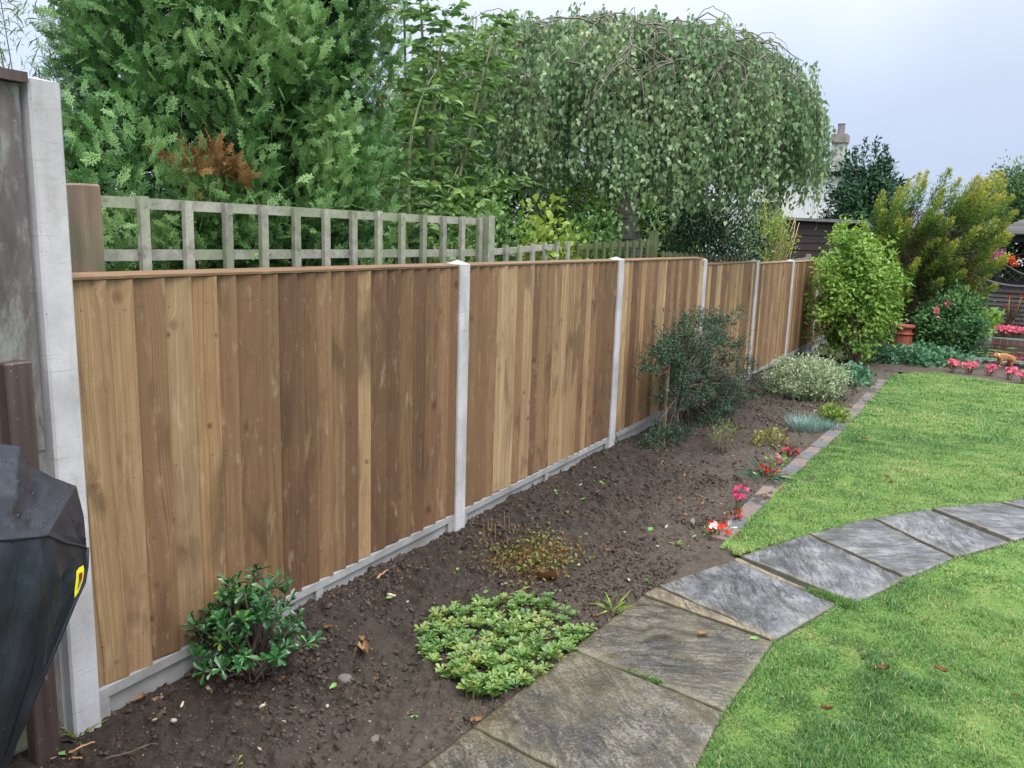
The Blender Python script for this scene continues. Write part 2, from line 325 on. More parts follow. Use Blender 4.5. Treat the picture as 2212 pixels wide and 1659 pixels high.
# ================================================================== SETTING
def grid_np(name, x0, x1, y0, y1, res, hf, mat, mask=None, kind='structure', rough=0.0):
    nx = int((x1-x0)/res)+1; ny = int((y1-y0)/res)+1
    X, Y = np.meshgrid(np.linspace(x0, x1, nx), np.linspace(y0, y1, ny), indexing='ij'); Z = hf(X, Y)
    I = np.arange(nx*ny).reshape(nx, ny); q = np.stack([I[:-1, :-1], I[1:, :-1], I[1:, 1:], I[:-1, 1:]], -1).reshape(-1, 4)
    if mask is not None:
        cx = (X[:-1, :-1]+X[1:, 1:])/2; cy = (Y[:-1, :-1]+Y[1:, 1:])/2; q = q[mask(cx, cy).ravel()]
        used = np.unique(q); re = np.zeros(nx*ny, int); re[used] = np.arange(len(used)); q = re[q]
        V = np.stack([X.ravel(), Y.ravel(), Z.ravel()], 1)[used]
    else: V = np.stack([X.ravel(), Y.ravel(), Z.ravel()], 1)
    o = mesh_np(name, V, q.ravel(), np.full(len(q), 4), mat, None, None, None, True); o['kind'] = kind; return o
def in_poly(P, x, y):
    P = np.asarray(P); c = np.zeros(np.shape(x), bool); n = len(P); j = n-1
    for i in range(n):
        xi, yi = P[i][:2]; xj, yj = P[j][:2]
        c ^= ((yi > y) != (yj > y)) & (x < (xj-xi)*(y-yi)/(yj-yi+1e-12)+xi); j = i
    return c

# ---- ground sheet to the horizon
t = NT('bare_ground'); p = t.pos()
m_ground = t.surf(t.mix(t.mr(t.noise(p, 1.5, 5), 0.4, 0.6), hx('2e2a20'), hx('3c4a22')), 0.9)
mb = MB(); mb.box((-150, -150, -0.6), (150, 250, -0.16)); g = mb.build('ground', m_ground); g['kind'] = 'structure'

# ---- soil of the bed
t = NT('soil'); p = t.pos(); sp = t.n('SeparateXYZ', None, Vector=p)
dry = t.mr(t.math('ADD', sp.outputs[0], t.math('MULTIPLY', t.noise(p, 2.5, 4), 0.9)), 0.75, 1.35)
c = t.mix(t.mr(t.noise(p, 22, 5, 0.65), 0.3, 0.7), hx('211a14'), hx('3d3228'))
c = t.mix(dry, c, t.mix(t.mr(t.noise(p, 40, 5, 0.7), 0.3, 0.7), hx('38302a'), hx('574c42')))
vo = t.n('TexVoronoi', None, Vector=p, Scale=95.0); pk = t.mr(t.n('SeparateColor', 0, Color=vo.outputs['Color']), 0.90, 0.93)
c = t.mix(t.math('MULTIPLY', t.mr(vo.outputs['Distance'], 0.16, 0.22, 1.0, 0.0), pk), c, hx('a89c8c'))
gm = t.mr(t.noise(p, 6, 4, 0.6), 0.60, 0.70, 0.0, 0.30); c = t.mix(t.math('MULTIPLY', gm, dry), c, hx('50602e'))
m_soil = t.surf(c, 0.78, t.bump(t.math('ADD', t.noise(p, 45, 6, 0.7), t.math('MULTIPLY', t.noise(p, 160, 3, 0.6), 0.5)), 0.9, 0.012), 0.45)
def soil_fine(x, y):
    dug = 1-0.50*sstep(0.55, 0.95, x+0.25*fbm(x*2, y*2, 3, 2))
    a = 0.030*np.abs(fbm(x*11, y*11, 21, 4)) + 0.017*np.maximum(fbm(x*30, y*30, 31, 4), -0.05)*2
    dug = dug*(0.35+0.65*sstep(0.03, 0.12, x)); return soil_h(x, y)+dug*(a*1.5-0.006)+0.004*fbm(x*30, y*30, 4, 2)
# ---- path slabs, photo pixels of their corners (left near, right near, right far, left far)
def onp(*q): return [on_z(x, y, 0.0) for x, y in q]
J0L, J0R = on_z(1018, 1574), on_z(1440, 1789)
SL = [[np.array([0.90, 1.10, 0]), np.array([1.52, 1.18, 0]), J0R, J0L],
      [J0L, J0R]+onp((1568, 1544), (1234, 1407)),
      onp((1234, 1407), (1568, 1544), (1674, 1392), (1386, 1290)),
      onp((1418, 1268), (1678, 1388), (1811, 1310), (1586, 1211)),
      onp((1597, 1203), (1847, 1308), (1961, 1257), (1742, 1156)),
      onp((1746, 1156), (1964, 1254), (2064, 1210), (1878, 1121)),
      onp((1884, 1121), (2068, 1208), (2184, 1175), (2003, 1102)),
      onp((2012, 1100), (2192, 1171), (2326, 1133), (2149, 1087)),
      onp((2158, 1086), (2334, 1131), (2470, 1096), (2300, 1068)),
      onp((2308, 1067), (2478, 1094), (2640, 1062), (2460, 1044))]
STRIP = onp((1387, 1287), (1674, 1390), (1678, 1386), (1417, 1270))
STRIP2 = onp((1582, 1213), (1738, 1279), (1742, 1275), (1590, 1207))
def slab_mat(name, cols, algae, streak, pale='8e8e8c', spk=1.1):
    t = NT(name); p = t.pos(); at = t.n('Attribute', 2, attribute_name='riven')
    n = t.noise(p, 7, 6, 0.65); c = t.ramp(t.math('ADD', n, t.math('MULTIPLY', t.math('SUBTRACT', t.noise(p, 110, 3, 0.75), 0.5), spk)), [(0.3, hx(cols[0])), (0.5, hx(cols[1])), (0.68, hx(cols[2]))])
    ra = t.n('Attribute', 2, attribute_name='ra'); rb = t.n('Attribute', 2, attribute_name='rb'); wp_ = t.math('MULTIPLY', t.noise(p, 5, 4, 0.6), 0.10)
    sv = t.n('CombineXYZ', X=t.math('MULTIPLY', t.math('ADD', ra, wp_), 16.0), Y=t.math('MULTIPLY', rb, 2.6)); s1 = t.noise(sv, 1.0, 5, 0.62, 0.3)
    c = t.mix(t.mr(s1, 0.50, 0.64, 0.0, 0.88), c, hx(cols[0])); c = t.mix(t.mr(s1, 0.42, 0.30, 0.0, 0.45), c, hx(cols[2]))
    sv2 = t.n('CombineXYZ', X=t.math('MULTIPLY', t.math('ADD', ra, wp_), 34.0), Y=t.math('MULTIPLY', rb, 3.4)); s2 = t.noise(sv2, 1.0, 3, 0.5, 0.2); rg = t.mr(t.math('ABSOLUTE', t.math('SUBTRACT', s2, 0.5)), 0.0, 0.045, 1.0, 0.0); rg = t.math('MULTIPLY', rg, t.mr(t.noise(p, 5, 2), 0.34, 0.5))
    c = t.mix(t.math('MULTIPLY', rg, 0.85), c, hx('1d1c1b')); sh = t.math('MULTIPLY', t.mr(t.math('ABSOLUTE', t.math('SUBTRACT', s2, 0.56)), 0.0, 0.02, 1.0, 0.0), t.mr(t.noise(p, 4, 2), 0.52, 0.6)); c = t.mix(t.math('MULTIPLY', sh, 0.4), c, hx(pale))
    c = t.mix(t.mr(at, 0.25, 0.9, 0.0, 0.35), c, hx(cols[0])); c = t.mix(t.mr(t.noise(p, 3.2, 5, 0.7), 0.42, 0.66, 0.0, algae), c, hx('5d5232'))
    c = t.mix(t.mr(t.noise(p, 230, 2), 0.60, 0.68, 0.0, 0.45), c, hx('23211e'))
    c = t.mix(t.math('MULTIPLY', t.n('Attribute', 2, attribute_name='edge'), 0.35), c, hx('8d8562'))
    c = t.mix(t.math('MULTIPLY', t.mr(t.n('Attribute', 2, attribute_name='edge'), 0.6, 0.95), 0.7), c, hx('26241d'))
    b = t.bump(t.math('ADD', t.math('MULTIPLY', t.noise(p, 70, 5, 0.6), 0.6), t.math('MULTIPLY', s1, 2.2)), 0.5, 0.006)
    return t.surf(c, t.mr(t.noise(p, 5, 4, 0.6), 0.35, 0.65, *streak), b, 0.5)
m_slab_brown = slab_mat('wet_brown_stone', ('1e1c19', '49453d', '767065'), 0.50, (0.20, 0.45))
m_slab_blue = slab_mat('wet_blue_stone', ('26272a', '5d5e63', '868789'), 0.15, (0.18, 0.42), spk=0.5)
m_strip = slab_mat('buff_stone', ('4e4536', '7b6d58', '94866f'), 0.2, (0.45, 0.7))
slab_lab = ['dark paving slab cut off by the bottom edge of the picture', 'brown mottled wet slab with the rusty patch, beside the low saxifrage mat', 'dark riven slab with pale ripple lines, just before the thin buff strip',
            'grey riven slab just past the buff strip, dark at its soil side', 'blue grey slab between the grass filled wedge gap and the brick edging end', 'blue grey slab with fine ripple lines and three dark specks',
            'smooth pale grey slab, sixth along the path from the near end', 'rippled grey slab at the right where the path bends away', 'grey slab cut by the right edge of the picture', 'farthest slab of the garden path beyond the right edge']
def slab(q, mat, seed, label, cat='paving slab', grp='stone slabs of the curving garden path', h=0.013, ang=0.6, res=0.014, amp=0.005, name='paving_slab'):
    q = [np.array(v, float) for v in q]; c = sum(q)/4
    q = [v+(c-v)/np.linalg.norm(c-v)*0.003 for v in q]
    nu = max(4, int(np.linalg.norm(q[1]-q[0])/res)); nv = max(4, int(np.linalg.norm(q[3]-q[0])/res))
    u = np.linspace(0, 1, nu)[:, None, None]; v = np.linspace(0, 1, nv)[None, :, None]
    G = (q[0]*(1-u)+q[1]*u)*(1-v)+(q[3]*(1-u)+q[2]*u)*v
    ed = np.minimum(np.minimum(u, 1-u)*np.linalg.norm(q[1]-q[0]), np.minimum(v, 1-v)*np.linalg.norm(q[3]-q[0]))[:, :, 0]
    X = G[..., 0]; Y = G[..., 1]; ca, sa = math.cos(ang), math.sin(ang); a = X*ca+Y*sa; b = -X*sa+Y*ca
    wv = a*9+1.8*fbm(X*2.2, Y*2.2, seed, 3)+0.5*fbm(a*3, b*14, seed+3, 3); fr = wv-np.floor(wv)
    stp = np.where(fr < 0.86, fr/0.86, (1-fr)/0.14); k = np.clip(fbm(X*4, Y*4, seed+8, 2)+0.25, 0, 0.7)
    G[..., 2] = h+amp*(stp-0.5)*k*1.6+0.004*fbm(X*6, Y*6, seed+5, 4)-0.006*np.exp(-ed/0.008)
    rim = (np.exp(-ed/0.012)).clip(0, 1)
    jit = 0.004*fbm(X*25, Y*25, seed+1, 2)*(ed < 0.002); G[..., 0] += jit; G[..., 1] += jit
    riv = np.where(fr > 0.84, 1.0, 0.0)*k*2.0
    mb = MB(); I = nu*nv
    idx = np.arange(I).reshape(nu, nv); F = np.stack([idx[:-1, :-1], idx[1:, :-1], idx[1:, 1:], idx[:-1, 1:]], -1).reshape(-1, 4)
    per = np.concatenate([idx[:, 0], idx[-1, 1:], idx[::-1, -1][1:], idx[0, ::-1][1:-1]]); V = G.reshape(-1, 3); Vb = V[per].copy(); Vb[:, 2] = -0.05
    n = len(per); ar = np.arange(n); S = np.stack([per, I+ar, I+(ar+1) % n, per[(ar+1) % n]], 1)
    loops = np.concatenate([F.ravel(), S.ravel()]); V2 = np.vstack([V, Vb])
    o = mesh_np(name, V2-np.array([c[0], c[1], 0]), loops, np.full(len(F)+n, 4), mat, None, {'riven': np.concatenate([riv.ravel(), np.zeros(n)]), 'edge': np.concatenate([rim.ravel(), np.ones(n)*0.5]), 'ra': np.concatenate([a.ravel()+seed*1.37, np.zeros(n)]), 'rb': np.concatenate([b.ravel()+seed, np.zeros(n)])}, None, True)
    o.location = (c[0], c[1], 0); tag(o, label, cat, grp); return o
angs = [0.9, 0.85, -1.15, 0.55, 0.35, -0.95, 0.3, -1.1, 0.4, 0.6]
for i, q in enumerate(SL): slab(q, m_slab_brown if i < 3 else m_slab_blue, 10+i*7, slab_lab[i], ang=angs[i], amp=0.009 if i in (2, 3, 5) else 0.006)
slab(STRIP, m_strip, 99, 'long thin buff stone strip laid across the path between two slabs', 'stone strip', 'thin stone strips between the slabs', h=0.015, amp=0.001, name='stone_strip')
slab(STRIP2, m_strip, 98, 'very narrow brown strip between the third and fourth grey slabs', 'stone strip', 'thin stone strips between the slabs', h=0.013, amp=0.001, name='stone_strip')
PATH_L = [J0L]+onp((1234, 1407), (1386, 1290), (1418, 1268), (1590, 1207), (1744, 1156), (1880, 1121), (2007, 1101), (2153, 1086), (2304, 1068), (2460, 1044))
PATH_R = [J0R]+onp((1568, 1544), (1674, 1391), (1811, 1310), (1847, 1308), (1962, 1256), (2066, 1209), (2188, 1173), (2330, 1132), (2474, 1095), (2640, 1062))
_pc = [np.array([0.925, 0.9, 0])]+[v+np.array([0.022, -0.012, 0]) for v in PATH_L]; _pd = [np.array([1.50, 0.9, 0])]+[v+np.array([-0.015, 0.015, 0]) for v in PATH_R]
_inset = [(v[0], v[1]) for v in _pc]+[(v[0], v[1]) for v in _pd[::-1]]
_sf = soil_fine
def soil_fine(x, y): return _sf(x, y)-0.05*in_poly(_inset, np.asarray(x, float), np.asarray(y, float))
near = grid_np('soil', -0.02, 1.36, 0.2, 5.2, 0.0075, soil_fine, m_soil)
far = grid_np('soil', -0.02, 1.36, 5.2, 12.2, 0.018, soil_fine, m_soil)
near['label'] = 'dark freshly dug soil of the flower bed'; far['label'] = 'dark soil of the far half of the flower bed'
back_bed = grid_np('soil', 1.20, 8.0, 11.6, 13.6, 0.03, lambda x, y: zg(y)-0.010+0.022*fbm(x*5, y*5, 2, 3), m_soil)
back_bed['label'] = 'soil strip in front of the pond'

# bed of the path: dirt under the joints
pb = MB(); P = [np.array([0.90, 1.0, 0]), np.array([1.52, 1.0, 0])]+PATH_R+PATH_L[::-1]
pb.poly([(v[0], v[1], -0.030) for v in P], (0, 0, 1), 0.012); po = pb.build('path_bed', plain('joint_dirt', '2c2a20', 0.9, 0.3, 30)); po['kind'] = 'structure'

# ---- lawns
BR = [(1.15, 4.02), (1.16, 4.5), (1.17, 5.0), (1.21, 6.0), (1.26, 7.0), (1.27, 8.5), (1.27, 10.6)]          # centre line of the brick edging
def brx(y): return np.interp(y, [b[1] for b in BR], [b[0] for b in BR])
t = NT('turf'); p = t.pos()
c = t.ramp(t.noise(p, 4, 5, 0.7), [(0.3, hx('4c6a26')), (0.5, hx('5d7c30')), (0.7, hx('7c8448'))]); c = t.mix(t.mr(t.noise(p, 60, 4, 0.7), 0.4, 0.7, 0, 0.6), c, hx('3a4a1e'))
m_turf = t.surf(c, 0.9, t.bump(t.noise(p, 120, 3), 0.8, 0.01))
L1 = [(v[0]-0.012, v[1]+0.012) for v in PATH_R]+[(9, 9.5), (9, -1), (1.50, -1), (1.52, 1.0)]
fl_edge = [(1.30, 10.9), (1.36, 11.2), (1.55, 11.55), (1.85, 11.75), (2.3, 11.62), (2.8, 11.45), (3.6, 11.25), (9, 10.6)]
L2 = [(v[0]+0.012, v[1]-0.016) for v in PATH_L if v[1] > 3.85]; L2 = [(1.20, 3.90), (1.28, 3.83)]+L2+[(9, 9.9)]+fl_edge[::-1]+[(b[0]+0.05, b[1]) for b in BR[::-1]]
def lawn_h(x, y): return zg(y)+0.002+0.012*fbm(x*1.2, y*1.2, 6, 2)
lw1 = grid_np('lawn', 1.3, 9, -1, 9.6, 0.05, lawn_h, m_turf, lambda x, y: in_poly(L1, x, y)); lw1['label'] = 'near lawn right of the path'
lw2 = grid_np('lawn', 1.1, 9, 3.8, 12, 0.04, lawn_h, m_turf, lambda x, y: in_poly(L2, x, y)); lw2['label'] = 'far lawn between the path and the pond'

def grass_field(poly, n, box, hmin, hmax, wid, seed, name, extra=None):
    rs = np.random.RandomState(seed); x = rs.uniform(box[0], box[1], n); y = rs.uniform(box[2], box[3], n)
    k = in_poly(poly, x, y)
    # keep what the photo's view and a step to the side could see
    dx = x-CAM[0]; ang = np.arctan2(dx, y); k &= (ang < math.radians(27)) & (ang > math.radians(-66))
    if extra is not None: k &= extra(x, y)
    x = x[k]; y = y[k]; n = len(x); z = lawn_h(x, y)
    tuft = fbm(x*9, y*9, seed, 3); az = rs.uniform(0, 6.28, n); lean = rs.uniform(0.1, 0.95, n)
    d = np.stack([np.cos(az)*lean, np.sin(az)*lean, np.ones(n)*0.8], 1); nn = np.stack([np.cos(az), np.sin(az), -np.ones(n)*0.1], 1)
    h = rs.uniform(hmin, hmax, n)*(1+1.2*np.clip(tuft, -0.45, 0.6)); patch = fbm(x*1.6, y*1.6, seed+4, 3)+0.6*fbm(x*6, y*6, seed+9, 2)
    r = np.clip(0.42+0.55*patch+rs.normal(0, 0.16, n), 0, 1); r = np.where(rs.rand(n) < 0.035, 1.0, r)
    wd = wid*rs.uniform(0.7, 1.3, n)
    o = leafobj(name, scatter(T_BLADE, np.stack([x, y, z-0.003], 1), d, nn, h, wd, r), m_grass); o['kind'] = 'stuff'; return o
t = NT('grass_blade'); p = t.pos(); r = t.rnd()
c = t.ramp(r, [(0.0, hx('456a38')), (0.3, hx('5f8846')), (0.65, hx('7d9e56')), (0.9, hx('98a866')), (1.0, hx('b4ae86'))])
b = t.t.nodes.new('ShaderNodeBsdfPrincipled'); t.set(b.inputs['Base Color'], c); t.set(b.inputs['Roughness'], 0.45); t.set(b.inputs['Specular IOR Level'], 0.35)
tr = t.t.nodes.new('ShaderNodeBsdfTranslucent'); t.set(tr.inputs[0], c); ms = t.t.nodes.new('ShaderNodeMixShader'); ms.inputs[0].default_value = 0.35
t.t.links.new(b.outputs[0], ms.inputs[1]); t.t.links.new(tr.outputs[0], ms.inputs[2]); t.t.links.new(ms.outputs[0], t.out.inputs[0]); m_grass = t.m
grass_field(L1, 420000, (1.45, 4.6, 0.6, 4.0), 0.012, 0.027, 0.0032, 1, 'grass')
grass_field(L1, 240000, (1.9, 6.8, 4.0, 9.0), 0.013, 0.028, 0.0050, 2, 'grass')
grass_field(L2, 260000, (1.1, 5.2, 3.8, 7.5), 0.012, 0.026, 0.0045, 3, 'grass')
grass_field(L2, 170000, (1.2, 6.5, 7.5, 12.0), 0.014, 0.028, 0.0085, 4, 'grass')

# ---- brick edging, one object per brick, alternating red and blue
def brick_mat(name, a, b_):
    t = NT(name); p = t.pos(); c = t.mix(t.mr(t.noise(p, 30, 5, 0.7), 0.3, 0.7), hx(a), hx(b_)); c = t.mix(t.mr(t.noise(p, 9, 4), 0.58, 0.7, 0, 0.5), c, hx('4a4a36'))
    return t.surf(c, 0.6, t.bump(t.noise(p, 90, 4), 0.4, 0.004))
m_bred = brick_mat('red_brick', '655049', '80706a'); m_bblue = brick_mat('blue_brick', '48494d', '646568')
seg = [4.02]; k = 0
while seg[-1] < 10.5: seg.append(seg[-1]+0.212)
order_n = ['first', 'second', 'third', 'fourth', 'fifth', 'sixth', 'seventh', 'eighth', 'ninth', 'tenth', 'eleventh', 'twelfth', 'thirteenth', 'fourteenth', 'fifteenth', 'sixteenth']
cnt = {0: 0, 1: 0}
for i in range(len(seg)-1):
    ya, yb = seg[i]+0.004, seg[i+1]-0.004; red = 1 if i % 2 == 0 else 0
    if i in (11, 17): red = 0
    xa, xb = brx(ya), brx(yb); zc = float(zg((ya+yb)/2))+0.004+random.uniform(-0.004, 0.004)
    mb = MB(); L = yb-ya
    V = np.array([(x, y, z) for z in (-0.06, 0) for y in (-L/2, 0, L/2) for x in (-0.052, 0.052)]); V[:, 1] += np.random.randn(12)*0.0012; V[:, 0] += np.random.randn(12)*0.0012
    mb.add(V, [(0, 2, 3, 1), (2, 4, 5, 3), (6, 7, 9, 8), (8, 9, 11, 10), (0, 1, 7, 6), (4, 10, 11, 5), (0, 6, 8, 2), (2, 8, 10, 4), (1, 3, 9, 7), (3, 5, 11, 9)])
    o = mb.build('edging_brick', m_bred if red else m_bblue); o.location = (float((xa+xb)/2), (ya+yb)/2, zc); o.rotation_euler = (random.uniform(-.02, .02), random.uniform(-.03, .03), -math.atan2(xb-xa, yb-ya)+random.uniform(-.02, .02)); bevel(o, 0.004)
    w_ = order_n[cnt[red]]; cnt[red] += 1
    tag(o, '%s %s edging brick counting from the path end' % (w_, 'pinkish red' if red else 'blue grey'), 'brick', 'bricks edging the lawn')

# ================================================================== FENCE
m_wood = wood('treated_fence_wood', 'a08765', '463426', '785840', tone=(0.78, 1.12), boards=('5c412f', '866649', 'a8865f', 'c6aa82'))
m_cap = wood('capping_wood', '8f7358', '4a3a2e', '7c5e46', tone=(0.85, 1.1), knots=False)
m_conc = concrete('new_concrete', 'cac7ca', 'a6a3a5'); m_gravel = concrete('gravel_board_concrete', 'a9a8a8', '807e7b', False)
YP = [1.3308+1.93*i for i in range(8)]; YP[0] = 1.290; DZ = [0, 0, 0, -0.021, -0.058, -0.081, -0.09, -0.10]
nth = ['first', 'second', 'third', 'fourth', 'fifth', 'sixth', 'seventh']
def conc_post(y, top, dz, label, tall=False, w=0.088):
    o = thing('concrete_post', (0, y, dz), label, 'concrete post', None if tall else 'new concrete fence posts')
    x1 = 0.054; x0 = -0.045; h = w/2; z = top
    mb = MB()
    prof = [(-0.055, x0), (-0.055, x1)]
    b = 0.006
    pts = [(x0, -h), (x1-b, -h), (x1, -h+b), (x1, h-b), (x1-b, h), (x0, h)]
    zs = [-0.3, z]; V = [(x, y_, zz) for zz in zs for (x, y_) in pts]; n = len(pts)
    F = [(i, (i+1) % n, n+(i+1) % n, n+i) for i in range(n)]
    V += [((x0+x1)/2*0.999, 0, z+(0.012 if tall else 0.019))]; F += [(n+i, n+(i+1) % n, 2*n) for i in range(n)]
    # slightly overhanging cap line: subdivide shaft for texture only
    mb.add(V, F); mb.build('shaft', m_conc, o); return o
post_lab = ['tall white concrete post between the old dark fence and the new fence', 'second concrete post from the left, beside the big front fence panel', 'third concrete post from the left, standing clear of all the shrubs', 'fourth concrete post from the left, its foot hidden by the dark leaved shrub',
            'fifth concrete post from the left, just above the cream edged low shrub', 'sixth concrete post from the left, rising behind the cream edged low shrub', 'thin distant concrete post half hidden by the lime green shrub', 'last concrete post of the fence behind the lime green shrub']
for i, y in enumerate(YP): conc_post(y, 1.85 if i == 0 else 1.360, DZ[i] if i else 0, post_lab[i], tall=(i == 0), w=0.084 if i == 0 else 0.080)

panel_lab = ['largest timber fence panel at the left with wide knotty boards', 'timber fence panel between the second and third posts from the left', 'timber fence panel right behind the dark leaved shrub', 'pale timber fence panel between the fourth and fifth posts',
             'reddish timber fence panel between the fifth and sixth posts', 'dark timber fence panel just left of the lime green shrub', 'last timber fence panel behind the lime green shrub']
gb_lab = [l.replace('timber fence panel', 'panel').replace('fence panel', 'panel') for l in panel_lab]
for i in range(7):
    ya, yb = YP[i]+0.043, YP[i+1]-0.041; dz = (DZ[i]+DZ[i+1])/2 if i > 2 else DZ[i]; dz = DZ[i+1] if i > 2 else 0
    T = thing('fence_section', (0, (ya+yb)/2, dz), panel_lab[i], 'fence panel', 'new timber fence panels'); hy = (yb-ya)/2
    mb = MB(); y = -hy; rs = random.Random(50+i); zb, zt = 0.145, 1.345
    while y < hy-0.02:
        wd = rs.uniform(0.076, 0.108); wd = min(wd, hy-y) if hy-y-wd > 0.05 else hy-y
        r = rs.random(); a = y; b = y+wd+0.012; b = min(b, hy); tk, tn = 0.021, 0.003; cup = rs.uniform(-0.001, 0.002)
        # feather edge: thick on the far side lapping over the next board's thin edge
        xo = rs.uniform(0, 0.002); zj = rs.uniform(-0.006, 0.003)
        ny = 3; zs = [zb+zj, zb+0.3, zb+0.6, zb+0.9, zt]
        wv = [rs.uniform(-0.0015, 0.0015) for _ in zs]
        F = []; V = []; U = []
        for zi, z_ in enumerate(zs):
            for (yy, xx) in ((a+wv[zi], 0.014+tn+xo), ((a+b)/2, 0.014+(tk+tn)/2+cup+xo), (b+wv[zi], 0.014+tk+xo+0.003), (b+wv[zi], 0.010), (a+wv[zi], 0.008)):
                V.append((xx, yy, z_)); U.append((yy-a, z_))
        for zi in range(len(zs)-1):
            for k in range(5): F.append((zi*5+k, zi*5+(k+1) % 5, (zi+1)*5+(k+1) % 5, (zi+1)*5+k))
        F += [(0, 4, 3, 2, 1), (20, 21, 22, 23, 24)]
        mb.add(V, F, r, U); y += wd
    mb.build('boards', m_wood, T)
    mb = MB(); U = None
    for z_ in (0.25, 0.75, 1.25): mb.box((-0.035, -hy, z_), (0.007, hy, z_+0.04), rs.random())
    mb.build('back_rail', m_cap, T)
    V = np.array([(x, y_, z_) for x, z_ in ((-0.03, 1.347), (0.040, 1.348), (0.041, 1.356), (-0.03, 1.364)) for y_ in (-hy, hy)])
    mb = MB(); mb.add(V, [(0, 2, 3, 1), (2, 4, 5, 3), (4, 6, 7, 5), (6, 0, 1, 7), (0, 6, 4, 2), (1, 3, 5, 7)], 0.3+0.1*i, [(v[2]*1.0+v[0], v[1]) for v in V]); mb.build('capping', m_cap, T)
    # gravel board with recessed face and centre rib
    G = MB(); x0, x1 = 0.004, 0.036; rec = 0.016
    G.box((x0-0.02, -hy, -0.2), (x1-rec, hy, 0.14)); G.box((x1-rec, -hy, 0.105), (x1, hy, 0.140)); G.box((x1-rec, -hy, -0.2), (x1, hy, 0.015))
    for yy in (-hy, -0.02, hy-0.04): G.box((x1-rec, yy, 0.015), (x1-0.001, yy+0.04, 0.105))
    gb = G.build('gravel_board', m_gravel); gb.location = (0, (ya+yb)/2, dz); bevel(gb, 0.002)
    tag(gb, 'grey concrete gravel board under the '+gb_lab[i].replace(' at the left with wide knotty boards', ' by the barbecue'), 'gravel board', 'concrete gravel boards under the fence')

# ---- old brown fence on the far left, with cap, battens and green lower boards
m_oldbrown = NT('peeling_brown_paint'); t = m_oldbrown; p = t.pos()
c = t.mix(t.mr(t.noise(t.scale(p, 8, 8, 2.2), 1.0, 5, 0.65), 0.35, 0.65), hx('4c4544'), hx('72696a')); c = t.mix(t.mr(t.noise(t.scale(p, 16, 16, 6), 1.0, 6, 0.72), 0.48, 0.62, 0, 0.75), c, hx('8c8f86'))
c = t.mix(t.mr(t.noise(t.scale(p, 30, 30, 16), 1.0, 5, 0.75), 0.64, 0.70, 0, 0.8), c, hx('b9b2ad')); c = t.mix(t.mr(t.noise(t.scale(p, 20, 20, 3), 3.0, 4, 0.7), 0.6, 0.66, 0, 0.5), c, hx('5a2f28'))
m_oldbrown = t.surf(c, 0.55, t.bump(t.noise(t.scale(p, 60, 60, 8), 1.0, 5), 0.5, 0.004))
t = NT('brown_painted_timber'); p = t.pos(); c = t.mix(t.mr(t.noise(t.scale(p, 50, 50, 3), 1.0, 4), 0.3, 0.7), hx('3d302e'), hx('574642')); c = t.mix(t.mr(t.noise(p, 70, 3), 0.68, 0.74, 0, 0.5), c, hx('a89e94')); m_brownrail = t.surf(c, 0.5)
t = NT('algae_green_board'); p = t.pos(); c = t.mix(t.mr(t.noise(t.scale(p, 20, 20, 3), 1.0, 5, 0.6), 0.3, 0.7), hx('5c6a3c'), hx('8a8f70')); c = t.mix(t.mr(t.n('SeparateXYZ', 2, Vector=p), 0.1, 0.75), t.mix(0.45, c, hx('6f8f1e')), c); m_green = t.surf(c, 0.7, t.bump(t.noise(t.scale(p, 70, 70, 6), 1.0, 4), 0.5, 0.004))
T = thing('old_fence', (0, 0.6, 0), 'old dark brown fence with peeling paint left of the tall concrete post', 'old fence')
mb = MB(); y1 = YP[0]-0.05
mb.box((-0.01, -0.3-0.6, 0.9), (0.034, y1-0.006-0.6, 1.835)); mb.build('upper_panel', m_oldbrown, T)
mb = MB(); mb.box((-0.03, -0.3-0.6, 1.837), (0.060, y1+0.004-0.6, 1.862)); mb.build('cap_rail', m_brownrail, T)
mb = MB()
yy = y1-0.03
mb.box((0.0, yy-0.032-0.6, -0.2), (0.028, y1-0.006-0.6, 0.898)); mb.build('edge_batten', m_oldbrown, T)
mb = MB(); mb.box((0.036, y1-0.118-0.6, -0.2), (0.082, y1-0.050-0.6, 1.15)); bevel(mb.build('upright_batten', m_brownrail, T), 0.004)
mb = MB()
for k in range(9):
    a = y1-0.13-0.11*k; mb.box((-0.03-0.002*(k % 2), a-0.108-0.6, -0.2), (-0.012+0.008*(k % 2), a-0.6, 1.30), random.random())
mb.build('lower_boards', m_green, T)

# ---- trellises
m_trel = NT('weathered_trellis_wood'); t = m_trel; p = t.pos(); r = t.rnd()
c = t.mix(t.mr(t.noise(t.scale(p, 25, 25, 25), 1.0, 5, 0.65), 0.3, 0.7), hx('77766c'), hx('aca99e')); c = t.mix(t.mr(t.noise(p, 5, 3), 0.45, 0.62, 0, 0.55), c, hx('7c8a66')); c = t.mix(t.mr(t.noise(p, 38, 4), 0.62, 0.72, 0, 0.5), c, hx('4c4a42'))
c = t.n('VectorMath', operation='SCALE', i0=c, Scale=t.mr(r, 0, 1, 0.8, 1.15)); m_trel = t.surf(c, 0.75, t.bump(t.noise(t.scale(p, 60, 60, 20), 1.0, 4), 0.4, 0.003))
t = NT('dark_green_trellis_wood'); p = t.pos(); c = t.mix(t.mr(t.noise(t.scale(p, 30, 30, 4), 1.0, 4), 0.3, 0.7), hx('3f4a2a'), hx('66704a')); m_trel2 = t.surf(c, 0.8)
t = NT('old_brown_post_wood'); p = t.pos(); c = t.mix(t.mr(t.noise(t.scale(p, 30, 30, 3), 1.0, 5, 0.6), 0.3, 0.7), hx('5f4f42'), hx('8a7563')); c = t.mix(t.mr(t.noise(p, 7, 4), 0.5, 0.65, 0, 0.6), c, hx('5f6449')); m_oldpost = t.surf(c, 0.7)
XT = -0.15
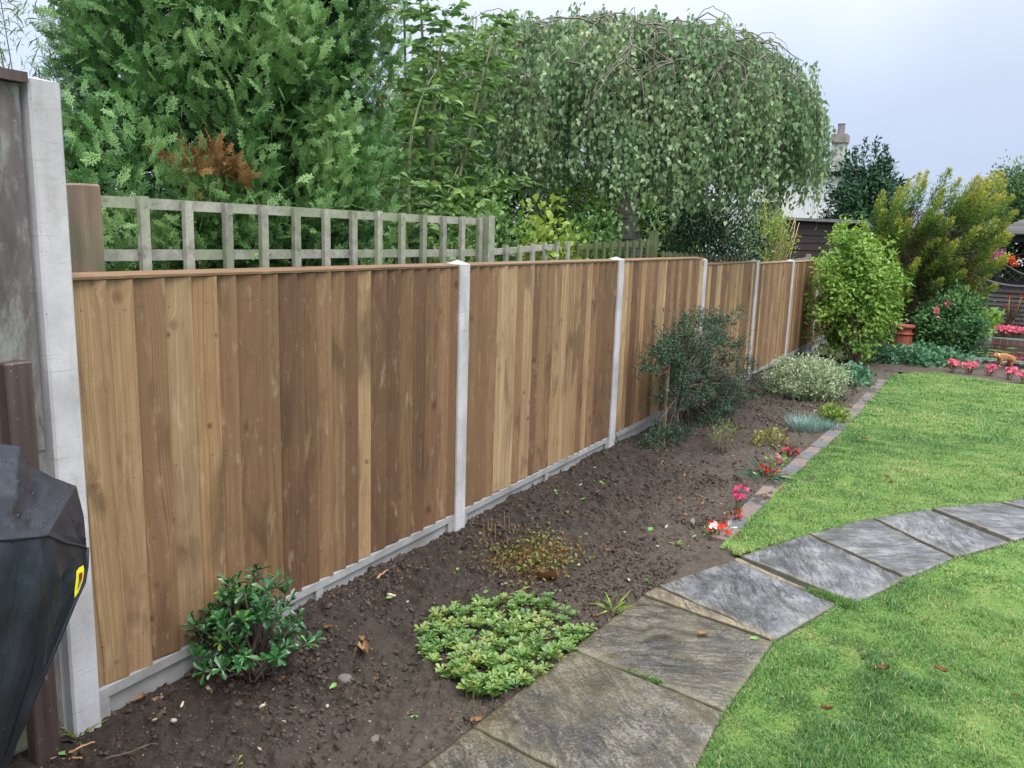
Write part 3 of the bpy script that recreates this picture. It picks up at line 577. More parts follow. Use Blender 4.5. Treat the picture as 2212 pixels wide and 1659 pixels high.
T = thing('trellis', (XT, 2.5, 0), 'pale weathered square trellis rising behind the nearest fence panels', 'trellis', 'trellis sections behind the fence')
sp_ = 0.1646; y0 = on_x(302, 500, XT)[1]; top = 1.578; mb = MB()
for k in range(13):
    y = y0+sp_*k; mb.box((XT+0.012, y-0.016, 0.6), (XT+0.030, y+0.016, top+0.010*random.random()), random.random(), o=(-XT, -2.5, 0))
mb.build('uprights', m_trel, T)
mb = MB()
for z_ in (top-0.030, top-0.190): mb.box((XT-0.008, y0-0.17, z_), (XT+0.010, y0+sp_*11+0.19, z_+0.034), random.random(), o=(-XT, -2.5, 0))
mb.build('rails', m_trel, T)
mb = MB(); y = y0+sp_*12+0.10; mb.box((XT-0.02, y-0.03, 0.2), (XT+0.035, y+0.03, top+0.018), 0.6, o=(-XT, -2.5, 0)); mb.build('end_post', m_trel, T)
mb = MB(); y = y0-0.165; mb.box((XT-0.01, y-0.02, 0.6), (XT+0.03, y+0.02, top), 0.4, o=(-XT, -2.5, 0)); mb.build('end_batten', m_trel, T)
pp = thing('timber_post', (XT, 1.505, 0), 'old brown square timber post just right of the tall concrete post', 'timber post')
mb = MB(); mb.box((-0.04, -0.034, 0), (0.04, 0.034, 1.612), 0.5); bevel(mb.build('shaft', m_oldpost, pp), 0.006)
XT2 = -0.30
def slat_trellis(name, label, X, ya, yb, z0, z1, step, mat, rails, postend=None, dirv=None):
    T = thing(name, (X, (ya+yb)/2, 0), label, 'trellis', 'trellis sections behind the fence'); n = int((yb-ya)/step); h = (ya+yb)/2; mb = MB()
    for k in range(n+1):
        y = ya+step*k-h; f = k/max(1, n); mb.box((0.005, y-0.018, 0.6), (0.022, y+0.018, z0+(z1-z0)*f+random.uniform(-.006, .006)), random.random())
    mb.build('uprights', mat, T); mb = MB()
    for dz in rails: mb.bar((-0.004, ya-h, z0-dz), (-0.004, yb-h, z1-dz), 0.018, 0.034, rnd=random.random())
    mb.build('rails', mat, T)
    if postend: mb = MB(); mb.box((-0.03, yb-h+0.03, 0.2), (0.03, yb-h+0.10, z1+postend)); mb.build('end_post', mat, T)
    return T
slat_trellis('trellis', 'low grey trellis with the round leaved bush growing over it', XT2, 4.05, 5.05, 1.43, 1.47, 0.165, m_trel, (0.03, 0.19))
slat_trellis('trellis', 'greenish trellis ending in a post in front of the birch trunk', XT2, 5.20, 6.66, 1.46, 1.50, 0.15, m_trel2, (0.03, 0.19), 0.07)
slat_trellis('trellis', 'low dark trellis below the dense dark bush', XT2, 6.95, 9.9, 1.405, 1.33, 0.16, m_trel2, (0.03, 0.18))
T = slat_trellis('trellis', 'pale slanting trellis at the far end of the fence beside the shed', -0.15, 10.6, 13.0, 1.28, 1.30, 0.085, m_trel, (0.03, 0.2), 0.05)
# ================================================================== PLANTS
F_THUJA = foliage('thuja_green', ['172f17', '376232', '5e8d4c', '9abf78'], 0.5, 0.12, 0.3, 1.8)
F_DEAD = foliage('dead_thuja', ['5c4028', '86603a', 'a67c50'], 0.7, 0.1, 0.2)
F_ASH = foliage('ash_leaf', ['35562c', '517a3c', '7a9e50', '9cba66'], 0.32, 0.35, 0.5, 1.2)
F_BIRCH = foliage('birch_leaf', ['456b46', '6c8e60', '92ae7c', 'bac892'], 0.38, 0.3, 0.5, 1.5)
F_LIME = foliage('lime_leaf', ['4a7c30', '74a240', 'a0bf58', 'c4d878'], 0.36, 0.4, 0.45, 2.5)
F_ROUND = foliage('round_leaf', ['3a6a32', '57893f', '8aa844', 'bcc75a'], 0.36, 0.35, 0.45, 2.2)
F_DARK = foliage('dark_evergreen_leaf', ['16301e', '22462a', '33603a', '4a7a48'], 0.3, 0.12, 0.5, 2.0)
F_TEAL = foliage('tiny_dark_leaf', ['20382a', '30503a', '48694a', '748e5c'], 0.35, 0.15, 0.45, 3.5)
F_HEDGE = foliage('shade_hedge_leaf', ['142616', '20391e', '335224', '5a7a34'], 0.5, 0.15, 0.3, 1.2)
F_GLOSS = foliage('glossy_leaf', ['1c4a22', '2c6430', '42803c', 'a8cc5c'], 0.22, 0.2, 0.6, 6)
F_MAT = foliage('saxifrage_leaf', ['34602c', '527e3a', '76984a', '9aa858', 'a88450'], 0.3, 0.25, 0.5, 7)
F_VARI = foliage('cream_edged_leaf', ['4f7044', '86a070', 'c0caa4', 'e6ead2'], 0.4, 0.2, 0.4, 6)
F_BLUE = foliage('blue_grey_leaf', ['5f8078', '86a59c', 'a9c2b8'], 0.6, 0.1, 0.3, 5)
F_AQUI = foliage('blue_green_lobed_leaf', ['3f7050', '5a8c66', '7ba882'], 0.5, 0.2, 0.35, 4)
F_YG = foliage('yellow_green_leaf', ['66883a', '8aa24a', 'aab45c'], 0.4, 0.35, 0.4, 5)
F_GOLD = foliage('golden_conifer_spray', ['243f1a', '4a6e2a', '789440', 'a6b450', 'cfc462'], 0.55, 0.2, 0.3, 1.2)
F_BROWN = foliage('dead_brown_spray', ['33211c', '54372c', '6e4a36'], 0.8, 0.05, 0.2, 2)
F_FAR = foliage('far_tree_leaf', ['3a5a34', '567844', '7f9c58'], 0.5, 0.25, 0.3, 1.0)
F_WILT = foliage('wilted_leaf', ['5e3c2c', '86603f', '7f8a48', '5f8a40'], 0.6, 0.2, 0.3, 14)
t = NT('bark'); p = t.pos(); M_BARK = t.surf(t.mix(t.mr(t.noise(t.scale(p, 30, 30, 8), 1.0, 4), 0.3, 0.7), hx('3c3028'), hx('75675a')), 0.8, t.bump(t.noise(p, 60, 4), 0.6, 0.005))
t = NT('green_stem'); p = t.pos(); M_STEM = t.surf(t.mix(t.noise(p, 6, 3), hx('4a4030'), hx('6f8044')), 0.6)
t = NT('birch_bark'); p = t.pos(); c = t.mix(t.mr(t.noise(t.scale(p, 6, 6, 30), 1.0, 4, 0.6), 0.5, 0.62), hx('b5aca2'), hx('463d37')); c = t.mix(t.mr(t.noise(p, 5, 4), 0.5, 0.66, 0, 0.8), c, hx('4f463e')); M_BIRCH = t.surf(c, 0.75, t.bump(t.noise(p, 40, 4), 0.6, 0.006))
t = NT('birch_twig'); p = t.pos(); M_TWIG = t.surf(t.mix(t.noise(p, 9, 3), hx('4c443f'), hx('776a62')), 0.6)
M_STRAW = plain('dry_straw', 'b09a6a', 0.8, 0.3, 30)

def curve(a, b, sag=0.0, n=6, jit=0.0, up=None):
    a = np.array(a, float); b = np.array(b, float); s = np.linspace(0, 1, n)[:, None]; P = a*(1-s)+b*s
    P[:, 2] += sag*4*(s*(1-s))[:, 0]
    if jit: P[1:-1] += np.random.randn(n-2, 3)*jit
    return P
def clumps(center, rad, n, shell=0.55, noise=0.18, seed=1, ymax=None):
    """clump centres and outward normals through an uneven ellipsoid"""
    st = np.random.RandomState(seed); d = st.randn(n, 3); d /= np.linalg.norm(d, axis=1)[:, None]
    lump = 1+noise*2*fbm(d[:, 0]*2.1+d[:, 2]*1.3+seed, d[:, 1]*2.1-d[:, 2]+seed, seed, 2)
    f = (shell**3+(1-shell**3)*st.rand(n))**(1/3.)
    P = np.array(center)+d*np.array(rad)*(f*lump)[:, None]; nn = d/np.array(rad); nn /= np.linalg.norm(nn, axis=1)[:, None]
    return P, nn
def leaves_at(P, N, per, spread, size, aspect, tmpl, up=0.35, out=0.6, rand=0.7, szvar=0.35, tone=None, droop=0.0):
    m = len(P)*per; c = np.repeat(P, per, 0); nn = np.repeat(N, per, 0); pos = c+np.random.randn(m, 3)*np.broadcast_to(spread, (m, 3) if np.ndim(spread) else (m, 3))
    d = nn*out+rdir(m)*rand+np.array([0, 0, up-droop]); n = nn*0.7+rdir(m)*0.6+np.array([0, 0, 0.7])
    L = size*(1+szvar*np.random.randn(m)).clip(0.45, 1.8)
    base = np.repeat(rn(len(P)), per); r = np.clip(0.6*base+0.4*rn(m), 0, 1) if tone is None else np.clip(tone+0.25*(rn(m)-0.5)+0.25*(np.repeat(rn(len(P)), per)-0.5), 0, 1)
    return scatter(tmpl, pos, d, n, L, L*aspect, r)
def shrub(name, label, cat, base, center, rad, n, per, size, aspect, tmpl, mat, spread=0.05, stems=10, stem_r=0.006, shell=0.5, noise=0.2, seed=1, smat=None, group=None, up=0.35, zmin=None, **kw):
    base = np.array(base, float); T = thing(name, base, label, cat, group)
    P, N = clumps(center, rad, n, shell, noise, seed)
    if zmin is not None: k = P[:, 2] > zmin; P = P[k]; N = N[k]
    leafobj('foliage', leaves_at(P, N, per, spread, size, aspect, tmpl, up=up, **kw), mat, T, base)
    if stems:
        mb = MB(); idx = np.random.RandomState(seed).choice(len(P), min(stems, len(P)), False)
        for i in idx:
            b = base+np.array([random.uniform(-.04, .04), random.uniform(-.04, .04), 0]); mb.tube(curve(b, P[i]*0.9+np.array(center)*0.1, 0.04, 6, 0.012), [stem_r*1.6, stem_r*0.5], 5)
        mb.build('stem', smat or M_BARK, T, True, base)
    return T

# ---- big thuja conifer behind the trellis
def thuja():
    c0 = np.array([-0.93, 2.76, 1.55]); base = np.array([-0.93, 2.76, -0.16])
    T = thing('conifer_tree', base, 'large dense green conifer with fan shaped sprays and brown dead patches, behind the pale trellis', 'conifer tree')
    st = np.random.RandomState(4); n = 520; th = st.uniform(0, 6.283, n); z = st.uniform(0.25, 3.3, n)
    def R(th, z): return (0.66*np.sin(np.clip((z+0.55)/4.6, 0, 1)*np.pi)**0.55)*(1+0.12*np.sin(3*th+z*2)+0.22*fbm(th*1.6, z*1.7, 77, 2))
    face = np.cos(th-math.atan2(CAM[1]-c0[1], CAM[0]-c0[0])); k = (face > -0.35) | (st.rand(n) < 0.4); th = th[k]; z = z[k]; n = len(th)
    r = R(th, z)*st.uniform(0.80, 1.06, n); P = np.stack([c0[0]+r*np.cos(th), c0[1]+r*np.sin(th), z], 1); N = np.stack([np.cos(th), np.sin(th), np.zeros(n)+0.25], 1)
    P[:, 0] = np.minimum(P[:, 0], XT-0.07)
    eq = np.array([d_[0] for d_ in DEADP]); eN = CAM-eq; eN[:, 2] = 0; eN /= np.linalg.norm(eN, axis=1)[:, None]
    low = []
    for _ in range(30): low.append(on_x(st.uniform(215, 760), st.uniform(330, 600), -0.31))
    low = np.array(low); lN = CAM-low; lN[:, 2] = 0; lN /= np.linalg.norm(lN, axis=1)[:, None]
    P = np.vstack([P, eq, low]); N = np.vstack([N, eN, lN]); n0 = n; n = len(P); k = np.concatenate([np.nonzero(k)[0], np.zeros(n-n0, int)])
    parts = []; dead = []
    for i in range(n):
        isd = any(np.linalg.norm((P[i]-d_[0])*[0.6, 1, 1]) < d_[2] for d_ in DEADP); m = st.randint(26, 40) if isd else st.randint(84, 100); tilt = rdir(1)[0]*0.35; ax = N[i]+tilt+np.array([0, 0, 0.35]); ax /= np.linalg.norm(ax)
        # each bough: sprays in fans sharing one azimuth, tips turned up then drooping
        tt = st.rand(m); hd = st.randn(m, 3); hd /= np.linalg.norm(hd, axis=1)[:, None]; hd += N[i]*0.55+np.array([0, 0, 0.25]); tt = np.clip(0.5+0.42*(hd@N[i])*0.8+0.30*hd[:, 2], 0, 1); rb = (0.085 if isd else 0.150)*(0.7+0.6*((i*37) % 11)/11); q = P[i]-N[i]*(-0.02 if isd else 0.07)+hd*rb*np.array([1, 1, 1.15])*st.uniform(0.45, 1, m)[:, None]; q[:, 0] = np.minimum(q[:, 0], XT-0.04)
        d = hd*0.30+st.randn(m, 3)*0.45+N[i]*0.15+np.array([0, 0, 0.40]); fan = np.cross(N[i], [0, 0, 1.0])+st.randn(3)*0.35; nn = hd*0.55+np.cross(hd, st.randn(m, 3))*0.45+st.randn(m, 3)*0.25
        L = st.uniform(0.048, 0.085, m); tone = np.clip(-0.18+0.90*tt+0.25*st.rand()+0.10*st.randn(m), 0, 1)  # lit tops and shaded undersides of each bough are painted into tone
        hit = None
        for (px, py, rr) in DEADP:
            if np.linalg.norm((P[i]-px)*[0.6, 1, 1]) < rr: hit = 1
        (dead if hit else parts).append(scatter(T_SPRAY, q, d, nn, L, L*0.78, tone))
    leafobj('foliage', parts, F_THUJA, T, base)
    if dead: leafobj('dead_foliage', dead, F_DEAD, T, base)['label'] = 'orange brown dead foliage patches'
    # core of dark inner twigs
    m = 11000; th = st.uniform(0, 6.283, m); z = st.uniform(0.1, 3.6, m); r = R(th, z)*st.uniform(0.55, 0.90, m)
    q = np.stack([c0[0]+r*np.cos(th), c0[1]+r*np.sin(th), z], 1); q[:, 0] = np.minimum(q[:, 0], XT-0.12)
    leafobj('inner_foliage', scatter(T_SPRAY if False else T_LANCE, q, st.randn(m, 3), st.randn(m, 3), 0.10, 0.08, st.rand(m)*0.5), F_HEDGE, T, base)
    mb = MB(); mb.tube([base, c0+np.array([0.02, 0, 0.4]), c0+np.array([0, 0, 2.1])], [0.09, 0.02], 9)
    for i in range(0, n, 7): mb.tube(curve((c0[0], c0[1], P[i][2]-0.35), P[i]-N[i]*0.12, 0.02, 5, 0.02), [0.014, 0.004], 4)
    mb.build('trunk', M_BARK, T, True, base)
    # little brown cones clustered towards the upper right
    cp = []
    for i in range(n):
        v = P[i]-c0; side = v[1]*0.8+0.5*(P[i][2]-1.8)
        if i < n0 and side > 0.28 and face[k[i]] > 0.0 and st.rand() < 0.5:
            m = st.randint(5, 15); cp.append(P[i]+N[i]*0.09+st.randn(m, 3)*np.array([0.035, 0.035, 0.05]))
    if len(cp):
        cp = np.vstack(cp); m = len(cp); cp[:, 0] = np.minimum(cp[:, 0], XT-0.03)
        o = leafobj('small_cones', [scatter(T_OVATE, cp, st.randn(m, 3)+np.array([0, 0, 0.6]), st.randn(m, 3), 0.016, 0.011, st.rand(m)) for _ in range(3)], M_CONE, T, base); o['kind'] = 'stuff'
DEADP = [(np.array(on_x(470, 380, -0.30)), None, 0.075), (np.array(on_x(400, 378, -0.30)), None, 0.07), (np.array(on_x(505, 385, -0.27)), None, 0.05)]
DEADP = [(a, b, c) for a, b, c in DEADP]
M_CONE = foliage('cone_brown', ['5a3020', '7c4630', '9a5c3c'], 0.7, 0.0, 0.3, 20)
thuja()

# ---- young ash with pinnate leaves
def ash():
    base = np.array([-1.25, 4.75, -0.16]); T = thing('ash_tree', base, 'young ash with upright green stems and feather leaves between the conifer and the weeping birch', 'ash tree')
    mb = MB(); P = []; D = []; N = []
    stems = [((885, 470), (868, 250), (945, 150), -1.15), ((935, 470), (928, 200), (965, 20), -1.25), ((985, 420), (1030, 190), (1085, 20), -1.3), ((960, 480), (1000, 250), (1030, 40), -1.7), ((870, 330), (880, 160), (870, -40), -1.6), ((925, 330), (915, 120), (905, -60), -1.5),
             ((1010, 300), (1050, 230), (1075, 100), -1.5), ((900, 520), (1000, 400), (1110, 395), -1.0), ((890, 540), (830, 420), (800, 400), -1.0), ((930, 540), (960, 430), (990, 360), -1.05), ((880, 560), (870, 440), (860, 380), -0.95), ((960, 560), (1020, 470), (1060, 430), -1.0)]
    for (a, b, c, X) in stems:
        A = on_x(*a, X); B = on_x(*b, X-0.05); Cc = on_x(*c, X-0.1); s = np.linspace(0, 1, 12)[:, None]; path = A*(1-s)**2+2*B*s*(1-s)+Cc*s**2
        mb.tube(np.vstack([curve(base, path[0], 0, 4)[:-1], path]), [0.016, 0.012, 0.005], 6)
        L = np.linalg.norm(np.diff(path, axis=0), axis=1).sum(); nn_ = int(L/0.075)
        for i in range(nn_):
            f = (i+0.5)/nn_; k = f*11; j = min(int(k), 10); q = path[j]*(1-(k-j))+path[j+1]*(k-j); tan = path[j+1]-path[j]; tan /= np.linalg.norm(tan)
            a0 = random.uniform(0, 6.28)
            for sgn in (0, math.pi):
                if random.random() < 0.22: continue
                az = a0+sgn+random.uniform(-.4, .4); dr = np.array([math.cos(az), math.sin(az), random.uniform(-0.15, 0.7)])*1.0+tan*0.3; dr /= np.linalg.norm(dr); rl = random.uniform(0.15, 0.27); ns = random.choice((4, 4, 5))
                up = np.array([0, 0, 1.0]); sd_ = np.cross(dr, up); sd_ /= np.linalg.norm(sd_)
                pts = [q+dr*rl*s_+np.array([0, 0, -0.35*rl*s_*s_]) for s_ in (0, .35, .7, 1)]; mb.tube(pts, [0.0022, 0.001], 3, cap=False)
                for m in range(ns):
                    s_ = 0.25+0.7*m/ns; pt = q+dr*rl*s_+np.array([0, 0, -0.35*rl*s_*s_])
                    for sg in (-1, 1): P.append(pt); D.append(sd_*sg*0.9+dr*0.55+np.array([0, 0, -0.65+0.5*random.random()])); N.append(up*0.6+np.random.randn(3)*0.7)
                P.append(pts[-1]); D.append(dr+np.array([0, 0, -0.4])); N.append(up+np.random.randn(3)*0.25)
    m = len(P); L = np.random.uniform(0.070, 0.115, m); leafobj('foliage', scatter(T_OVATE, np.array(P), np.array(D), np.array(N), L, L*0.46, rn(m)), F_ASH, T, base)
    mb.build('stem', M_STEM, T, True, base)
ash()

# ---- weeping birch
def birch():
    base = np.array([-1.02, 8.45, -0.16]); T = thing('birch_tree', base, 'weeping birch with a wide domed crown of hanging twigs above the middle fence panels', 'birch tree')
    zt, zb = 3.57, 2.04; RX, RY = 1.66, 1.80; cx, cy = -1.20, 8.40
    st = np.random.RandomState(8)
    def dome(th, s):
        """s 0 = crown centre, 1 = skirt"""
        rr = np.minimum(1.0, np.sin(np.minimum(s, 1)*math.pi/2)**0.85); lump = 1+0.10*np.sin(2*th+0.7)+0.28*fbm(th*1.3, s*1.2, 31, 2)
        lump = lump*(1+0.30*np.clip(-(np.cos(th)*_R0[0]+np.sin(th)*_R0[1]), 0, 1))
        x = cx+RX*rr*lump*np.cos(th); y = cy+RY*rr*lump*np.sin(th); z = zb+0.25+(zt-zb-0.25)*np.cos(np.minimum(s, 1)*math.pi/2)**0.62+0.26*fbm(th*2, s*3, 41, 2)*np.ones_like(s)
        return np.stack([x, y, z], -1)
    mb = MB(); top = np.array([cx+0.05, cy, 2.55])
    tr = MB(); tr.tube([base, base+np.array([0.03, 0, 0.9]), np.array([cx-0.02, cy, 1.7]), np.array([cx+0.02, cy, 2.3]), top], [0.15, 0.115, 0.105, 0.115, 0.07], 14); tr.build('trunk', M_BIRCH, T, True, base)
    for i in range(34):
        th = i*2.399+st.rand()*0.3; s = np.linspace(0.08, st.uniform(0.75, 1.0), 9); pth = dome(np.full(9, th)+np.cumsum(st.randn(9)*0.05), s); pth += st.randn(9, 3)*0.035; pth[:, 2] -= 0.07
        mb.tube(np.vstack([[top], (top*0.45+pth[0]*0.55)[None]+[[0, 0, 0.15]], pth]), [0.018, 0.009, 0.004], 5)
        for j in range(6):
            k = st.randint(1, 8); a = pth[k]; th2 = th+st.uniform(-0.45, 0.45); b = dome(np.array([th2]), np.array([min(1.02, s[k]+st.uniform(0.1, 0.35))]))[0]
            mb.tube(curve(a, b, 0.07, 6, 0.018), [0.009, 0.003], 4)
    for _ in range(16):  # bare twigs arching above the crown
        th = st.uniform(0, 6.28); s0 = st.uniform(0.05, 0.7); a = dome(np.array([th]), np.array([s0]))[0]; b = dome(np.array([th+st.uniform(-.3, .3)]), np.array([s0+0.25]))[0]
        mb.tube(curve(a, b, st.uniform(0.08, 0.2), 14, 0.006), [0.0045, 0.002], 4)
    mb.build('branch', M_TWIG, T, True, base)
    P = []; D = []; N = []; R_ = []; hv = MB()
    nt = 4800
    th = st.uniform(0, 2*math.pi, nt); s = st.rand(nt)**0.75*1.0
    side = np.cos(th-math.atan2(CAM[1]-cy, CAM[0]-cx)); keep = (side > -0.3) | (st.rand(nt) < 0.6); th = th[keep]; s = s[keep]
    kk = (fbm(th*7, s*3.5, 55, 2) > -0.16) | (st.rand(len(th)) < 0.35); th = th[kk]; s = s[kk]
    A = dome(th, s); A[:, 2] += 0.05*st.randn(len(A))
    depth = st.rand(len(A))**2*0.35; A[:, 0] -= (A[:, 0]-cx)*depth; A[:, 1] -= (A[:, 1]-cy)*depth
    for i, a in enumerate(A):
        zend = zb-0.12+0.2*math.sin(th[i]*3+1)+0.16*st.randn(); ln = min(a[2]-zend, st.uniform(0.25, 0.85)*(1+0.7*st.rand()))
        if ln < 0.1: ln = 0.1
        out = np.array([math.cos(th[i]), math.sin(th[i]), 0]); n = max(3, int(ln/0.12)); q = a+np.outer(np.linspace(0, 1, n+1)**0.7, out)*0.13; q[:, 2] = a[2]-ln*np.linspace(0, 1, n+1)**1.15+0.03*np.sin(np.linspace(0, 3.1, n+1)); q[:, :2] += np.cumsum(st.randn(n+1, 2)*0.010, 0)
        if i % 3: hv.tube(q, [0.0026, 0.0014], 3, cap=False)
        m = int(ln/0.024)+1; f = st.rand(m)*n; j = f.astype(int).clip(0, n-1); pt = q[j]*(1-(f-j))[:, None]+q[j+1]*(f-j)[:, None]
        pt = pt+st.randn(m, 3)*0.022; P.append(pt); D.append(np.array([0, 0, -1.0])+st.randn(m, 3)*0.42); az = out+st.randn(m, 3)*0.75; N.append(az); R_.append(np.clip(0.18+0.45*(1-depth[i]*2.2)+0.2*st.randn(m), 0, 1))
    P = np.vstack(P); D = np.vstack(D); N = np.vstack(N); R_ = np.concatenate(R_); m = len(P); L = st.uniform(0.034, 0.060, m)
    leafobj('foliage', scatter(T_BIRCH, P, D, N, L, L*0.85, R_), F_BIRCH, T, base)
    o = hv.build('hanging_twigs', M_TWIG, T, False, base); o['kind'] = 'stuff'
birch()

# ---- hedge and shade plants behind the birch
def hedge(name, label, x, ya, yb, zt, n, size, mat, seed, th=0.5, cat='hedge'):
    T = thing(name, (x, (ya+yb)/2, -0.16), label, cat); st = np.random.RandomState(seed)
    y = st.uniform(ya, yb, n); z = st.rand(n)**0.8*(zt*(1+0.25*fbm(y*0.9, y*0, seed, 3)))-0.1; xx = x+st.uniform(-th, th, n)*(0.6+0.4*st.rand(n)); off = (x, (ya+yb)/2, -0.16)
    leafobj('foliage', scatter(T_OVATE, np.stack([xx, y, z], 1), st.randn(n, 3)+[0.5, -0.5, 0.3], st.randn(n, 3)+[0, 0, 0.6], size*st.uniform(0.6, 1.3, n), size*0.6, st.rand(n)), mat, T, off)
    mb = MB()
    for yy in np.arange(ya+0.3, yb, 0.7): mb.tube([(x, yy, -0.16), (x+0.05, yy+0.05, zt*0.45), (x, yy-0.05, zt*0.85)], [0.03, 0.01], 5)
    mb.build('stem', M_BARK, T, True, off)
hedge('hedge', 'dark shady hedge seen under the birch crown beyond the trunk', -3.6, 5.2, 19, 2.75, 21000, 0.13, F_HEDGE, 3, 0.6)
shrub('shrub', 'dense very dark leaved bush behind the low trellis right of the birch trunk', 'shrub', (-0.95, 10.6, -0.16), (-0.95, 10.6, 1.05), (0.62, 1.35, 1.0), 420, 42, 0.05, 0.42, T_OVATE, F_DARK, 0.07, 10, seed=5, shell=0.6)
shrub('shrub', 'loose light green undergrowth between the birch trunk and the dark bush', 'shrub', (-1.9, 9.6, -0.16), (-1.9, 9.8, 1.15), (0.7, 2.6, 1.1), 260, 26, 0.06, 0.5, T_OVATE, F_ROUND, 0.10, 8, seed=15, shell=0.5)
shrub('shrub', 'round leaved bush with yellow green tips climbing over the low grey trellis', 'shrub', (-0.48, 5.15, -0.16), (-0.48, 5.15, 1.32), (0.17, 0.42, 0.36), 60, 20, 0.048, 0.8, T_OBOV, F_ROUND, 0.05, 14, seed=6, noise=0.4, tone=0.75, smat=M_STEM)
shrub('shrub', 'arching rose like bush with dull green leaves left of the yellow green bush', 'shrub', (-0.60, 4.65, -0.16), (-0.60, 4.50, 1.30), (0.22, 0.50, 0.36), 60, 22, 0.042, 0.72, T_OVATE, F_ASH, 0.06, 14, seed=7, noise=0.4, smat=M_STEM)
shrub('shrub', 'dull green leafy bush in front of the birch trunk over the greenish trellis', 'shrub', (-0.55, 5.9, -0.16), (-0.55, 6.0, 1.32), (0.2, 0.50, 0.30), 50, 22, 0.042, 0.75, T_OVATE, F_ASH, 0.05, 14, seed=8, noise=0.4, tone=0.3, smat=M_STEM)
# straggly bush with bare pale stems before the shed
T = shrub('shrub', 'straggly bush with bare pale stems and yellow leaves in front of the brown shed', 'shrub', (-0.75, 12.9, -0.16), (-0.78, 13.0, 1.50), (0.38, 0.85, 0.62), 120, 26, 0.05, 0.55, T_OVATE, foliage('straggly_leaf', ['4f7a38', '7a9a48', 'a8b450', 'c9b84a'], 0.4, 0.35, 0.4, 2.0), 0.09, 0, seed=9, noise=0.35)
mb = MB(); b = np.array([-0.70, 12.9, -0.16])
for i in range(16): mb.tube(curve(b, (-0.7+random.uniform(-.4, .4), 12.9+random.uniform(-.9, .9), random.uniform(1.6, 2.4)), 0.1, 6, 0.03), [0.012, 0.004], 4)
mb.build('stem', M_STRAW, T, True, (-0.75, 12.9, -0.16))
# distant greenery on the left
shrub('shrub', 'bright yellow green bush top peeping over the old fence at the far left', 'shrub', (-2.6, 2.0, -0.16), (-2.6, 1.92, 1.80), (0.6, 0.55, 0.93), 160, 40, 0.06, 0.3, T_LANCE, F_LIME, 0.08, 5, seed=12)
shrub('shrub', 'thin feathery pale green tree left behind the conifer', 'tree', (-3.1, 3.3, -0.16), (-3.1, 3.1, 2.0), (0.7, 0.6, 1.35), 110, 26, 0.08, 0.2, T_LANCE, F_FAR, 0.11, 12, seed=13, shell=0.3, noise=0.5, stem_r=0.004)

shrub('shrub', 'leafy green undergrowth behind the ash stems and the end of the pale trellis', 'shrub', (-1.75, 5.2, -0.16), (-1.75, 5.3, 1.25), (0.6, 1.15, 1.05), 260, 34, 0.06, 0.5, T_OVATE, F_ASH, 0.09, 10, seed=18, tone=0.3)
# ---- bed shrubs
b = gp(540, 1470)
def choisya():
    base = gp(545, 1458); T = thing('shrub', base, 'small glossy evergreen shrub with cut stems in the soil before the largest fence panel', 'shrub'); st = np.random.RandomState(2)
    P = []; D = []; N = []; mb = MB(); R_ = []
    C0 = base+np.array([0.0, 0.0, 0.17])
    for i in range(82):
        v = rdir(1)[0]; v[2] = abs(v[2])*1.15-0.32; tip = C0+v*np.array([0.19, 0.185, 0.215])*st.uniform(0.55, 1.12); mb.tube(curve(base+st.randn(3)*[0.02, 0.02, 0], tip, -0.01, 6, 0.006), [0.005, 0.0022], 5)
        dr = tip-(base+[0, 0, 0.04]); dr /= np.linalg.norm(dr); up = dr*0.6+np.array([0, 0, 0.55])
        for w_ in range(2 if i % 3 else 3):
            m = st.randint(5, 8); a0 = st.rand()*6.28; ctr = tip-dr*0.032*w_
            for k in range(m):
                az = a0+6.283*k/m; e1 = np.cross(up, [1, 0.1, 0]); e1 /= np.linalg.norm(e1); e2 = np.cross(up, e1); e2 /= np.linalg.norm(e2); o_ = e1*math.cos(az)+e2*math.sin(az)
                P.append(ctr); D.append(o_+up*st.uniform(0.1, 1.1)+st.randn(3)*0.35); N.append(up+st.randn(3)*0.2-o_*0.3); R_.append(0.93 if (i % 11 == 0 and w_ == 0) else st.rand()*0.62)
    for i in range(4):
        a = base+st.randn(3)*[0.03, 0.03, 0]; mb.tube([a, a+[0.0, 0.0, 0.14], a+[st.randn()*0.02, st.randn()*0.02, 0.30]], [0.011, 0.008], 7)
    m = len(P); L = st.uniform(0.022, 0.050, m); leafobj('foliage', scatter(T_OBOV, np.array(P), np.array(D), np.array(N), L, L*0.50, np.array(R_)), F_GLOSS, T, base)
    mb.build('stem', M_BARK, T, True, base)
choisya()

